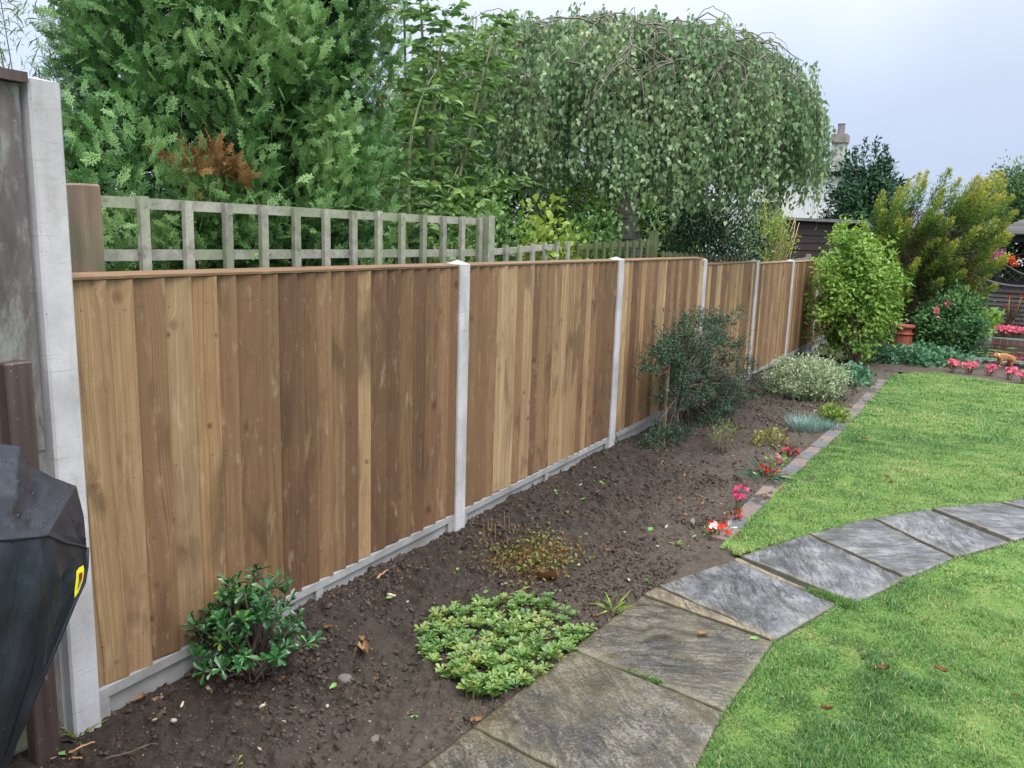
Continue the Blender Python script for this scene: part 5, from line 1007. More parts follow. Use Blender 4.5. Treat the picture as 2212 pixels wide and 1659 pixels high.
for i, px in enumerate([2088, 2105, 2122, 2137, 2158, 2171, 2190, 2206]):
    b = on_z(px, 721+(px-2080)*0.066, 0.05); b = b+(D2-A2)/np.linalg.norm(D2-A2)*0.10; b[2] = 0.03; flowerplant('begonia', 'pink begonia of the row behind the pond, %s' % back[i], b, 0.15, 0.17, [M_SALMON], 30, 0.034, M_MAROON, 40, 0.035, 60+i, 'pink begonias behind the pond')
for i, (px, py) in enumerate([(2056, 794), (2092, 799), (2138, 804), (2177, 810), (2213, 818)]):
    b = on_z(px, py+7, -0.08); flowerplant('begonia', 'pink begonia of the row in front of the pond, %s' % ['leftmost', 'second from the left', 'middle one', 'right of the cat', 'cut by the right edge'][i], b, 0.09, 0.13, [M_SALMON], 15, 0.032, M_MAROON, 34, 0.035, 70+i, 'pink begonias in front of the pond')
tuftplant('iris', 'flat leaning strap leaves between the front begonias', 'perennial plant', 2112, 795, 0.03, 14, 0.25, 0.03, F_AQUI, 75, 2.2, T_LANCE)
for i, (px, n) in enumerate([(2071, 1)]): pass

# ---- ginger cat on the pond edge
M_GING = foliage('ginger_fur', ['a8744a', 'c08e60', 'd0ac84'], 0.8, 0.0, 0.1, 8); M_CREAM = plain('cream_collar', 'e6d8bc', 0.7, 0.1, 10)
def cat():
    b = on_z(2166, 788, -0.03); T = thing('cat', b, 'small ginger cat crouching with lowered head on the stony pond edge', 'cat', rz=math.atan2(_R[1], _R[0]))
    def skin(name, nodes, edges, mat, lv=2):
        me = bpy.data.meshes.new(name); me.from_pydata([n[:3] for n in nodes], edges, []); o = bpy.data.objects.new(name, me); COL.objects.link(o); o.parent = T; sk = o.modifiers.new('skin', 'SKIN')
        for i, n in enumerate(nodes): me.skin_vertices[0].data[i].radius = (n[3], n[4] if len(n) > 4 else n[3])
        me.skin_vertices[0].data[0].use_root = True; s = o.modifiers.new('sub', 'SUBSURF'); s.levels = lv; s.render_levels = lv; me.materials.append(mat); return o
    # local x to the right of the picture, z up; head towards -x
    N = [(0.10, 0, 0.105, .058, .060), (0.03, 0, 0.115, .052), (-0.04, 0, 0.110, .046), (-0.085, 0, 0.125, .032), (-0.12, -0.01, 0.120, .036), (-0.150, -0.012, 0.105, .020), (0.135, 0, 0.085, .040),
         (0.11, -0.045, 0.06, .026), (0.095, -0.05, 0.018, .014), (0.070, -0.052, 0.008, .011), (0.11, 0.045, 0.06, .026), (0.095, 0.05, 0.018, .014), (0.070, 0.052, 0.008, .011),
         (-0.045, -0.035, 0.065, .017), (-0.050, -0.036, 0.02, .012), (-0.068, -0.036, 0.008, .010), (-0.045, 0.035, 0.065, .017), (-0.050, 0.036, 0.02, .012), (-0.068, 0.036, 0.008, .010), (0.165, 0.02, 0.03, .014), (0.13, 0.07, 0.012, .011), (0.06, 0.08, 0.012, .009)]
    E_ = [(0, 1), (1, 2), (2, 3), (3, 4), (4, 5), (0, 6), (0, 7), (7, 8), (8, 9), (0, 10), (10, 11), (11, 12), (2, 13), (13, 14), (14, 15), (2, 16), (16, 17), (17, 18), (6, 19), (19, 20), (20, 21)]
    skin('body', N, E_, M_GING)
    for s in (-1, 1): mb = MB(); mb.add([(-0.118, s*0.030-0.01, 0.145), (-0.100, s*0.016-0.01, 0.150), (-0.112, s*0.006-0.01, 0.148), (-0.106, s*0.034-0.01, 0.198)], [(0, 1, 3), (1, 2, 3), (2, 0, 3), (0, 2, 1)]); mb.build('ear', M_GING, T)
    mb = MB(); a = np.linspace(0, 6.283, 14); mb.tube([(-0.078-0.012*math.sin(x), 0.036*math.cos(x), 0.120+0.036*math.sin(x)) for x in a], 0.007, 5); mb.build('collar', M_CREAM, T)
    for s in (-1, 1): mb = MB(); mb.lathe([(0.001, 0.004), (0.004, 0.002), (0.004, -0.002), (0.001, -0.004)], (-0.146, -0.012+s*0.016, 0.122), 6); mb.build('eye', M_BLACK, T)
cat()

# ---- terracotta chimney pot, wheel, low wall, picket piece
M_TERRA = plain('terracotta', '8c3e2a', 0.55, 0.2, 10, 0.1)
b = gp(1945, 770); b[2] = -0.08; T = thing('terracotta_pot', b, 'tall tapering terracotta chimney pot standing beside the lime green shrub', 'chimney pot')
k_ = np.linalg.norm(b-CAM)/FPX; r0 = 23*k_; h = 62*k_
mb = MB(); mb.lathe([(r0, -0.02), (r0*0.70, h*0.66), (r0*0.68, h*0.70), (r0*0.80, h*0.71), (r0*0.80, h*0.75), (r0*0.66, h*0.77), (r0*0.68, h*0.90)], (0, 0, 0), 28, cap=False); mb.build('body', M_TERRA, T, True)
mb = MB(); mb.lathe([(r0*0.68, h*0.895), (r0*0.86, h*0.91), (r0*0.88, h), (r0*0.72, h), (r0*0.60, h*0.80), (0.01, h*0.78)], (0, 0, 0), 28, cap=False); mb.build('rim', M_TERRA, T, True)
b = on_z(1972, 770, -0.08)+np.array([-0.08, 0.45, 0]); T = thing('wheel', (b[0], b[1], -0.08), 'black spoked wheel leaning behind the terracotta chimney pot', 'wheel', rz=0.5); R_ = 0.24
a = np.linspace(0, 6.283, 30); mb = MB(); mb.tube([(R_*math.cos(x), 0, R_+R_*math.sin(x)) for x in a], 0.022, 7); mb.build('tyre', M_BLACK, T)
mb = MB(); [mb.tube([(0, 0, R_), (R_*math.cos(x), 0, R_+R_*math.sin(x))], 0.006, 4) for x in a[::4]]; mb.lathe([(0.03, -0.02), (0.03, 0.02)], (0, 0, R_), 8); mb.build('hub', M_GREYB, T)
st = np.random.RandomState(6); b = on_z(2000, 760, -0.08)+np.array([-.2, .8, 0])
T = thing('stone_wall', (b[0], b[1], -0.08), 'low grey rough stone wall behind the terracotta chimney pot', 'stone wall', rz=0.25); mb = MB()
for r in range(4):
    x = -0.9+0.08*(r % 2)
    while x < 0.7:
        w_ = st.uniform(0.16, 0.3); mb.add(np.array([(x+dx*w_+st.randn()*.006, dy*0.16+st.randn()*.012, r*0.088+dz*0.08+st.randn()*.004) for dz in (0, 1) for dy in (-.5, .5) for dx in (0.03, .97)]), [(0, 2, 3, 1), (4, 5, 7, 6), (0, 1, 5, 4), (2, 6, 7, 3), (0, 4, 6, 2), (1, 3, 7, 5)], st.rand()); x += w_
bevel(mb.build('stones', M_FELT, T), 0.008, 2)
b2 = b+np.array([0.05, 0.35, 0]); T = thing('wooden_screen', (b2[0], b2[1], -0.08), 'short weathered slatted wooden screen above the low stone wall', 'wooden screen', rz=0.15); mb = MB()
for k in range(14): mb.box((-0.6+k*0.07, 0, 0), (-0.6+k*0.07+0.055, 0.02, 0.52+0.01*(k % 3)), st.rand())
mb.build('slats', m_trel, T); mb = MB(); mb.box((-0.62, -0.02, 0.53), (0.4, 0.04, 0.555), 0.9); mb.build('top_rail', M_WHITEW, T)
b = on_z(2045, 776, -0.08); b = b+np.array([0, 0.1, 0])
T = shrub('rose_bush', 'dark green leafy rose bush with a few pink blooms at the pond corner', 'shrub', b, b+np.array([0.02, 0.25, 0.50]), (0.46, 0.42, 0.48), 300, 24, 0.05, 0.6, T_OVATE, foliage('rose_leaf', ['24502c', '3a6c3a', '5c8a4c', '8cae5c'], 0.35, 0.25, 0.5, 3), 0.05, 24, seed=29, noise=0.3, shell=0.5, zmin=-0.05)
q = on_y(2022, 668, b[1]); Q = np.repeat(np.array([on_y(2022, 667, b[1]-0.2), on_y(2024, 676, b[1]-0.2), on_y(2048, 655, b[1]-0.1)]), 9, 0)-b; o = leafobj('blossom', scatter(T_OBOV, Q+st.randn(27, 3)*0.01, st.randn(27, 3), st.randn(27, 3), 0.05, 0.045, st.rand(27)), M_SALMON, T)
b = on_z(2120, 765, -0.08); b3 = D2+np.array([0.30, 0.05, -0.15]); shrub('hosta', 'bright lime leaved plant between the rose bush and the pond flowers', 'perennial plant', b3, b3+np.array([0, 0, 0.35]), (0.28, 0.2, 0.22), 50, 9, 0.11, 0.6, T_OVATE, F_LIME, 0.06, 10, seed=30, zmin=0)

# ---- dark stained fence panel with lattice top
def lattice_panel():
    Y = 17.4; a = on_y(2074, 620, Y); d = np.array([0.985, -0.17, 0]); d /= np.linalg.norm(d); n = np.array([d[1], -d[0], 0]); W = 1.83; zt = a[2]
    for j in range(2):
        o = a+d*(j*(W+0.1)); o[2] = -0.1
        T = thing('lattice_fence_panel', o, ['dark stained slatted fence panel with a hollow curved lattice top behind the pond', 'neighbouring dark slatted fence panel beyond the right edge'][j], 'fence panel'); T.rotation_euler = (0, 0, math.atan2(d[1], d[0])); H = zt+0.1
        mb = MB(); nb = 10
        for k in range(nb): z0 = 0.05+(H-0.12)*k/nb; mb.add([(0.04, 0.0, z0+(H-.12)/nb+0.01), (W-.04, 0.0, z0+(H-.12)/nb+0.01), (W-.04, -0.022, z0+0.012), (.04, -0.022, z0+0.012), (.04, 0.0, z0+0.012), (W-.04, 0.0, z0+0.012)], [(3, 2, 1, 0), (4, 5, 2, 3)])
        mb.box((0.04, 0.001, 0.02), (W-0.04, 0.012, H-0.03)); mb.build('slats', M_GREYB, T)
        mb = MB(); mb.box((0, -0.03, 0), (0.045, 0.03, H)); mb.box((W-0.045, -0.03, 0), (W, 0.03, H)); mb.box((0.045, -0.032, H-0.05), (W-0.045, 0.028, H-0.002)); mb.box((0.045, -0.03, 0), (W-.045, 0.025, 0.05)); mb.build('frame', M_GREYB, T)
        x = np.linspace(0, W, 25); zc = H+0.05+0.26*((x-W/2)/(W/2))**2; mb = MB(); mb.tube(np.stack([x, x*0, zc+0.02], 1), 0.026, 6); mb.build('curved_rail', M_GREYB, T)
        mb = MB(); s = 0.095
        for sg in (-1, 1):
            for k in range(-6, int(W/s)+8):
                pts = [(k*s+sg*u, H+u) for u in np.linspace(0, 0.32, 17)]; pts = [(px, pz) for px, pz in pts if 0.01 < px < W-0.01 and pz < H+0.05+0.26*((px-W/2)/(W/2))**2+0.012]
                if len(pts) > 1: mb.bar((pts[0][0], 0.004*sg, pts[0][1]), (pts[-1][0], 0.004*sg, pts[-1][1]), 0.008, 0.02, up=(0, 1, 0.01))
        mb.build('lattice', M_GREYB, T)
    P = thing('fence_post', a+d*(-0.07)+np.array([0, 0, -a[2]-0.1]), 'dark post at the left end of the lattice topped panel', 'fence post'); mb = MB(); mb.box((-0.05, -0.04, 0), (0.05, 0.04, H+0.3)); mb.build('shaft', M_DBROWN, P)
    # boards left of it running under the golden conifer
    P = thing('dark_fence', a+d*(-1.2)+np.array([0, 0, -a[2]-0.1]), 'dark boarded fence running behind the golden conifer', 'fence', rz=math.atan2(d[1], d[0])); mb = MB(); [mb.box((-1.0+0.12*k, 0, 0), (-1.0+0.12*k+0.112, 0.02, H-0.1+0.005*(k % 2))) for k in range(17)]; mb.build('boards', M_DBROWN, P)
lattice_panel()

# ---- summerhouse / gazebo
def gazebo():
    Y = 19.2; c = on_y(2161, 560, Y); e0 = on_y(2138, 503, Y-0.35); zt = on_y(2190, 469, Y+0.6)[2]+0.15; T = thing('gazebo', (c[0]+1.3, Y+1.3, -0.12), 'dark timber summerhouse with a slatted grey roof and lattice arches', 'summerhouse'); o = np.array(T.location); ze = e0[2]
    X0, X1, Y0, Y1 = c[0], c[0]+2.7, Y, Y+2.7
    for (x, y) in ((X0, Y0), (X1, Y0), (X0, Y1), (X1, Y1)): mb = MB(); mb.box((x-0.06, y-0.06, -0.2), (x+0.06, y+0.06, ze-0.02), o=-o); mb.build('post', M_BLACK, T)
    e = X0-e0[0]; mb = MB(); N = 11; cx, cy = (X0+X1)/2, (Y0+Y1)/2; hw = (X1-X0)/2+e; tw = hw*0.42
    for k in range(N):
        f0, f1 = k/N, (k+1)/N; a = hw*(1-f0)+tw*f0; b = hw*(1-f1)+tw*f1; z0 = ze+(zt-ze)*f0; z1 = ze+(zt-ze)*f1+0.012
        for q in range(4):
            ang = q*math.pi/2; ca, sa = math.cos(ang), math.sin(ang); V = []
            for (u, v, z) in ((-a, -a, z0), (a, -a, z0), (b, -b, z1), (-b, -b, z1), (-a, -a, z0-0.022), (a, -a, z0-0.022)): V.append((cx+u*ca-v*sa, cy+u*sa+v*ca, z))
            mb.add(np.array(V)-o, [(0, 1, 2, 3), (4, 5, 1, 0)], (k*0.37) % 1)
    mb.box((cx-tw, cy-tw, zt), (cx+tw, cy+tw, zt+0.02), o=-o); mb.build('roof', m_groof, T)
    mb = MB(); w_ = 0.05
    for (a, b) in (((X0-.05, Y0), (X1+.05, Y0)), ((X0, Y0), (X0, Y1)), ((X1, Y0), (X1, Y1)), ((X0, Y1), (X1, Y1))): mb.bar((*a, ze-0.09), (*b, ze-0.09), w_, 0.14)
    bb = MB(); bb.V = [v-o for v in mb.V]; bb.L, bb.T, bb.A, bb.U, bb.M, bb.n = mb.L, mb.T, mb.A, mb.U, mb.M, mb.n; bb.build('eave_beam', M_BLACK, T)
    # arches with lattice springing from the corner post
    def arch(p, d, L, zs, rise, name, dn=False):
        mb = MB(); u = np.linspace(0, 1, 14); z = (zs+rise*np.sin(u*math.pi/2)) if not dn else (zs-rise*(1-(1-u)**2.0)); P = np.array([p+np.array(d)*L*s for s in u]); P[:, 2] = z; mb.tube(P-o, 0.022, 5)
        zl = ze-0.14 if not dn else None
        for k in range(-3, 9):
            for sg in (-1, 1):
                q = []
                for s in np.linspace(0, 0.5, 16):
                    x = k*L/6+sg*s; zz = (zs+s) if not dn else (zs-rise-0.02+s)
                    if 0 <= x <= L:
                        cur = np.interp(x/L, u, z)
                        if (not dn and cur < zz < ze-0.12) or (dn and zz < cur): q.append(p+np.array(d)*x+np.array([0, 0, zz-p[2]]))
                if len(q) > 1: mb.bar(q[0]-o, q[-1]-o, 0.008, 0.022, up=(0.3, 1, 0))
        return mb.build(name, M_BLACK if not dn else M_GREYB, T)
    p = np.array([X0, Y0, 0.]); arch(p, (1, 0, 0), 1.3, ze-0.55, 0.38, 'arch_brace'); arch(p, (0, 1, 0), 1.2, ze-0.55, 0.38, 'arch_brace')
    arch(p, (0.98, -0.02, 0), 1.0, 1.28, 0.36, 'wing_panel', True); arch(p, (-0.95, -0.05, 0), 1.0, 1.28, 0.36, 'wing_panel', True)
    mb = MB(); mb.box((X0-0.95, Y0+0.02, -0.1), (X0+1.2, Y0+0.04, 0.93), o=-o); mb.build('low_panel', M_BLACK, T)
    return c, ze, Y
t = NT('slatted_roof_wood'); r = t.rnd(); p = t.pos(); c = t.mix(r, hx('262322'), hx('4e4947')); m_groof = t.surf(t.mix(t.mr(t.noise(t.scale(p, 2, 8, 8), 2.0, 4), 0.4, 0.7, 0, .5), c, hx('3a3534')), 0.6)
gc, gze, gY = gazebo()
b = on_y(2158, 562, 18.5); T = thing('hanging_basket', b, 'black hanging basket of pink and orange flowers hanging from the summerhouse eave', 'hanging basket')
mb = MB(); mb.lathe([(0.02, -0.14), (0.10, -0.10), (0.13, 0.0), (0.125, 0.02), (0.02, 0.015)], (0, 0, 0), 16); mb.build('basket', M_BLACK, T, True)
mb = MB(); [mb.tube([(0.12*math.cos(a), 0.12*math.sin(a), 0.02), (0, 0, 0.45)], 0.003, 3) for a in (0, 2.1, 4.2)]; mb.tube([(0, 0, 0.45), (0, 0.3, gze-b[2]-0.12)], 0.004, 3); mb.build('chain', M_GREYB, T)
for (m, dx, dz, n) in ((M_MAG, -0.02, 0.15, 50), (M_SALMON, -0.12, 0.10, 45), (M_MAG, -0.06, 0.03, 25), (M_ORANGE, 0.16, 0.03, 60), (M_ORANGE, 0.24, -0.05, 40), (M_WHITE, 0.36, 0.0, 12), (F_LIME, 0.10, 0.10, 50), (F_YG, -0.2, 0.0, 30)):
    st = np.random.RandomState(n); q = st.randn(n, 3)*[0.05, 0.04, 0.03]+[dx, -0.06, dz]; leafobj('flower_cluster' if m not in (F_LIME, F_YG) else 'leaves', scatter(T_OBOV, q, st.randn(n, 3), st.randn(n, 3)+[0, -1, .5], 0.045, 0.04, st.rand(n)), m, T)
# wilted plant tied to two canes
b = on_y(2178, 712, 16.9); T = thing('wilted_plant', b, 'withered dark stalks with red blooms tied to two pale canes', 'wilted plant'); st = np.random.RandomState(8); top = on_y(2168, 640, 16.9)[2]-b[2]
mb = MB(); mb.tube([(0, 0, -0.1), (-0.05, 0, top)], 0.008, 4); mb.build('cane', M_STRAW, T); mb = MB(); mb.tube([(0.02, 0, -0.1), (0.13, 0, top)], 0.008, 4); mb.build('cane', M_STRAW, T)
mb = MB()
for i in range(30): x = st.randn()*0.06; mb.tube([(0, 0, 0.02), (x*0.6, -0.02, top*0.4), (x+0.03, -0.04, top*st.uniform(.45, .9))], [0.007, 0.003], 4)
mb.build('stem', M_BROWN if False else M_BARK, T); m = 140; q = np.stack([st.randn(m)*0.09+0.02, st.randn(m)*0.04-0.04, st.rand(m)*top*0.85], 1); leafobj('withered_leaves', scatter(T_LANCE, q, st.randn(m, 3)*.5+[0, 0, -1], st.randn(m, 3), 0.09, 0.03, st.rand(m)), F_BROWN, T)
m = 40; q = np.array([(-0.08, -.05, top*.72), (0.07, -.05, top*.76), (-0.04, 0, top), (0.12, 0, top)])[st.randint(0, 4, m)]+st.randn(m, 3)*0.02; leafobj('blossom', scatter(T_OBOV, q, st.randn(m, 3), st.randn(m, 3), 0.03, 0.03, st.rand(m)), M_RED, T)
# ================================================================== COVERED BARBECUE AND SMALL THINGS
t = NT('black_vinyl_cover'); p = t.pos(); M_VINYL = t.surf(t.mix(t.mr(t.noise(p, 8, 4), 0.4, 0.7), hx('1d212a'), hx('2d3340')), 0.47, t.bump(t.math('ADD', t.noise(p, 420, 2), t.math('MULTIPLY', t.noise(p, 9, 4), 1.5)), 0.12, 0.004), 0.45)
t = NT('water_drop'); M_DROP = t.surf(hx('15181d'), 0.12, None, 0.5)
M_YEL = plain('yellow_label', 'f2e630', 0.45, 0.03, 5); M_LRED = plain('label_red', '7a1512', 0.5, 0.05, 5); M_LWHITE = plain('label_white', 'd8dce0', 0.5, 0.05, 5)
def bbq():
    T = thing('barbecue_cover', (0.45, 0.6, 0.0), 'black vinyl covered barbecue speckled with rain drops at the left edge', 'covered barbecue'); o = np.array(T.location)
    top_b = [on_x(-420, 930, .46), on_x(-160, 952, .46), on_x(-30, 958, .46), on_x(44, 964, .47), on_x(62, 1003, .46), on_x(112, 1030, .44), on_x(165, 1050, .42)]
    top_f = [on_x(-420, 1180, .90), on_x(-160, 1174, .86), on_x(-40, 1168, .82), on_x(25, 1165, .79), on_x(55, 1162, .77), on_x(80, 1160, .75), on_x(103, 1156, .72)]
    C0 = on_x(187, 1184, .47)
    drops = []
    def patch(rowA, rowB, nu, nv, seed, amp=0.004, sag=0.0, drop=0, fold=0.0, mid=None):
        A = np.array(rowA); B = np.array(rowB); s = np.linspace(0, 1, nu)*(len(A)-1); i = np.minimum(s.astype(int), len(A)-2); f = (s-i)[:, None]; a = A[i]*(1-f)+A[i+1]*f; b = B[i]*(1-f)+B[i+1]*f
        v = np.linspace(0, 1, nv)[None, :, None]; G = a[:, None]*(1-v)+b[:, None]*v
        if mid is not None:
            Mm = np.array(mid); mm = Mm[i]*(1-f)+Mm[i+1]*f; G = a[:, None]*(1-v)*(1-2*v)*1.0+mm[:, None]*4*v*(1-v)+b[:, None]*v*(2*v-1)
        U_, V_ = np.meshgrid(np.linspace(0, 1, nu), np.linspace(0, 1, nv), indexing='ij'); e = np.minimum(1, 6*np.minimum(np.minimum(U_, 1-U_), np.minimum(V_, 1-V_)))
        w_ = amp*fbm(U_*5+seed, V_*4, seed, 4)*2*e-sag*np.sin(V_*math.pi)*np.sin(U_*math.pi)+fold*np.sin(U_*9+3*fbm(U_*2, V_*2, seed, 2)+V_*2)*e; n = np.cross(B[1]-A[1], A[2]-A[1]) if len(A) > 2 else np.cross(B[0]-A[0], A[1]-A[0]); n = n/np.linalg.norm(n)
        if n @ (CAM-A[0]) < 0: n = -n
        G = G+n*w_[..., None]
        if drop:
            st = np.random.RandomState(seed)
            for _ in range(drop):
                x, y = st.rand()**0.7*(nu-2), (st.rand())*(nv-2); q = G[int(x), int(y)]*(1-(x-int(x)))+G[int(x)+1, int(y)]*(x-int(x)); q = q*(1-(y-int(y)))+(G[int(x), int(y)+1]*(1-(x-int(x)))+G[int(x)+1, int(y)+1]*(x-int(x)))*(y-int(y)); drops.append((q, n, st.uniform(0.0007, 0.0016)*(2.2 if st.rand() < 0.12 else 1)))
        return G
    mb = MB()
    mb.grid(patch(top_b, top_f, 90, 60, 3, 0.007, 0.012, 460)-o)
    seamL = top_f+[]; low_mid = [on_x(-420, 1480, .95), on_x(-160, 1500, .90), on_x(-40, 1490, .84), on_x(0, 1480, .80), on_x(20, 1470, .77), on_x(45, 1450, .74), on_x(75, 1430, .70)]
    low_bot = [on_x(-420, 2100, .82), on_x(-260, 2080, .80), on_x(-200, 2050, .76), on_x(-170, 2020, .73), on_x(-150, 2000, .70), on_x(-130, 1980, .67), on_x(-110, 1950, .64)]
    mb.grid(patch(top_f, low_bot, 90, 70, 5, 0.008, 0, 60, 0.010, mid=low_mid)-o)
    mb.grid(patch([top_b[-1], (top_b[-1]+C0)/2+[0, .006, 0], C0], [top_f[-1], (top_f[-1]+C0)/2*0.999, C0+(top_f[-1]-C0)*0.02], 24, 30, 7, 0.004, 0.003, 14)-o)
    edge = [C0, on_x(186, 1222, .47), on_x(180, 1258, .475), on_x(160, 1300, .485), on_x(131, 1370, .50), on_x(90, 1465, .51), on_x(45, 1570, .52), on_x(-5, 1680, .53), on_x(-60, 1790, .53)]
    inner = [top_f[-1]]+[None]*8
    lb = np.array([top_f[-1], on_x(100, 1230, .715), on_x(94, 1290, .71), on_x(85, 1380, .705), on_x(70, 1460, .70), on_x(35, 1570, .69), on_x(-10, 1690, .67), on_x(-60, 1820, .655), on_x(-110, 1950, .64)])
    flap = patch(edge, list(lb), 80, 34, 9, 0.009, 0, 70, 0.004); mb.grid(flap-o)
    backe = [np.array([0.12, q[1]-0.02, q[2]]) for q in edge]; mb.grid(patch(edge, backe, 30, 4, 11, 0)-o)
    bt = [np.array([0.10, q[1]-0.04, q[2]-0.02]) for q in top_b]; mb.grid(patch(top_b, bt, 30, 4, 12, 0)-o)
    mb.grid(patch([top_b[-1], C0], [bt[-1], backe[0]], 4, 4, 13, 0)-o)
    cv = mb.build('cover', M_VINYL, T, True)
    mb = MB(); nrm = (CAM-top_f[-1]); nrm /= np.linalg.norm(nrm)
    seam = [q+nrm*0.003 for q in top_f]+[(top_f[-1]*0.6+C0*0.4)+nrm*0.004+np.array([0, 0, -0.004]), (top_f[-1]*0.3+C0*0.7)+nrm*0.004, C0+nrm*0.003]; mb.tube(np.array(seam)-o, 0.0028, 5); mb.build('seam', M_VINYL, T, True)
    mb = MB(); mb.tube(np.array([q+nrm*0.002 for q in edge])-o, 0.006, 6); mb.build('hem', M_VINYL, T, True)
    # label
    def lab(pts, X, off, m, name, par):
        P = np.array([on_x(x, y, X) for x, y in pts]); P = P+nrm*off; mb = MB(); k = len(P); mb.add(np.vstack([P, P-nrm*0.0012])-o, [tuple(range(k)), tuple(range(2*k-1, k-1, -1))]+[(i, k+i, k+(i+1) % k, (i+1) % k) for i in range(k)]); return mb.build(name, m, par)
    L_ = lab([(164.7, 1233.7), (170, 1226), (180, 1220.4), (181.2, 1230), (180.4, 1240), (178, 1254), (173, 1268), (168.7, 1279), (160.5, 1290.7), (161, 1275), (163, 1258), (164.6, 1245)], .58, 0.012, M_YEL, 'label', T)
    q = lab([(170.6, 1239), (174, 1236.5), (178, 1235.5), (177.6, 1244), (176, 1252), (174, 1252.6), (170.4, 1255)], .58, 0.0145, M_LRED, 'label_patch', L_)
    q = lab([(170.0, 1256), (175.4, 1253), (173.5, 1261), (171, 1266), (168.4, 1271), (167.2, 1274), (168.6, 1264)], .58, 0.0142, M_BLACK, 'label_patch', L_)
    for (a, b_) in (((171.5, 1257.5), (174.2, 1255.6)), ((170.2, 1261.5), (172.4, 1260)), ((169.3, 1265.6), (171.0, 1264.5)), ((168.6, 1269.6), (169.8, 1269))):
        lab([a, b_, (b_[0]-.2, b_[1]+1.7), (a[0]-.2, a[1]+1.7)], .58, 0.0160, M_LWHITE, 'lettering', L_)
    for k in range(3): lab([(172.6, 1240.5+4*k), (175.8, 1239+4*k), (175.6, 1240.4+4*k), (172.6, 1242+4*k)], .58, 0.0160, plain('label_letter', 'b8584e', 0.5, 0, 5), 'lettering', L_)
    # drops: flattened domes
    D = MB(); 
    for (q, n, r) in drops:
        e1 = np.cross(n, [0, 0, 1.0]); e1 /= np.linalg.norm(e1)+1e-9; e2 = np.cross(n, e1); V = []
        for (rr, hh) in ((1, -0.1), (0.78, 0.42)): V += [q-o+(e1*math.cos(a)+e2*math.sin(a))*r*rr+n*r*hh for a in np.arange(7)*0.8976]
        V.append(q-o+n*r*0.6); D.add(V, [(i, (i+1) % 7, 7+(i+1) % 7, 7+i) for i in range(7)]+[(7+i, 7+(i+1) % 7, 14) for i in range(7)])
    d = D.build('water_drops', M_DROP, T, True); d['kind'] = 'stuff'
bbq()

# ---- black cable, broken stake, twig
def sgp(px, py, dz=0.0):
    q = gp(px, py); z = float(soil_fine(q[0], q[1])) if q[0] > -0.02 and q[1] > .2 else q[2]; q = on_z(px, py, z); q[2] += dz; return q
T = thing('cable', (0, 0, 0), 'black cable lying on the soil in the bottom left corner', 'cable'); mb = MB(); mb.tube([sgp(-120, 1700, .012), sgp(10, 1650, .014), sgp(60, 1628, .013), sgp(110, 1612, .012), sgp(150, 1604, .008), sgp(176, 1603, -0.006)], 0.0055, 8); mb.build('sheath', M_BLACK, T, True)
q = sgp(92, 1622); T = thing('timber_stub', q, 'short split brown timber stub beside the black cable', 'timber stub', rz=0.4); mb = MB(); mb.add([(-.02, -.015, -.02), (.025, -.02, -.02), (.02, .02, -.02), (-.02, .018, -.02), (-.012, -.008, .05), (.012, -.006, .056), (.010, .010, .045), (-.010, .010, .04)], [(0, 3, 2, 1), (4, 5, 6, 7), (0, 1, 5, 4), (1, 2, 6, 5), (2, 3, 7, 6), (3, 0, 4, 7)]); mb.build('stub', M_BARK, T)
def twig(a, b, r, label, mat=None):
    A_, B_ = sgp(*a, r*1.2), sgp(*b, r*1.4); T = thing('twig', (A_+B_)/2, label, 'twig', 'twigs on the soil'); mb = MB(); mb.tube(curve(A_, B_, 0.004, 7, 0.003)-np.array(T.location), [r, r*0.5], 5); o_ = mb.build('stick', mat or M_BARK, T)
M_TANW = plain('bare_tan_wood', 'b58860', 0.7, 0.25, 40)
twig((225, 1643), (342, 1610), 0.0032, 'long thin brown twig at the bottom left of the bed')
twig((100, 1640), (140, 1642), 0.003, 'short tan splinter right below the timber stub', M_TANW); twig((150, 1642), (192, 1642), 0.003, 'short tan splinter in the bottom left corner right of another one', M_TANW)
twig((150, 1628), (205, 1607), 0.004, 'pale torn root piece beside the black cable', M_TANW); twig((815, 1252), (840, 1234), 0.0045, 'tan stick leaning by the gravel board', M_TANW)
twig((1100, 1285), (1170, 1262), 0.002, 'thin dry stalk in front of the stubble clump', M_STRAW); twig((1560, 1090), (1500, 1068), 0.002, 'thin bleached stalk in the middle of the bed', M_STRAW)

# ---- fallen leaves, one object each
M_TAN = foliage('dry_leaf_tan', ['6e4e36', '977252', 'b8946c'], 0.7, 0.15, 0.2, 30); M_PALE = foliage('bleached_leaf', ['a89878', 'd0c4a8', 'e4dcc8'], 0.6, 0.2, 0.3, 30); M_FRESH = foliage('fallen_green_leaf', ['4f8a44', '7cae5c', 'a4c868'], 0.5, 0.2, 0.4, 20)
def curl(name, mat, size, asp, bend, seed):
    st = np.random.RandomState(seed); n, m = 7, 4; G = np.zeros((n, m, 3)); 
    for i in range(n):
        u = i/(n-1); w_ = math.sin(math.pi*(0.08+0.88*u))**0.8*asp*(1+0.2*st.randn())
        for j in range(m): v = j/(m-1)-0.5; G[i, j] = (v*w_, u-0.5, bend*(4*v*v*0.5)+bend*0.6*(u-0.5)**2+0.03*st.randn())
    mb = MB(); mb.grid(G*size, st.rand()*np.ones(n*m)); o = mb.build(name, mat, None, True); return o.data, o
protos = {}
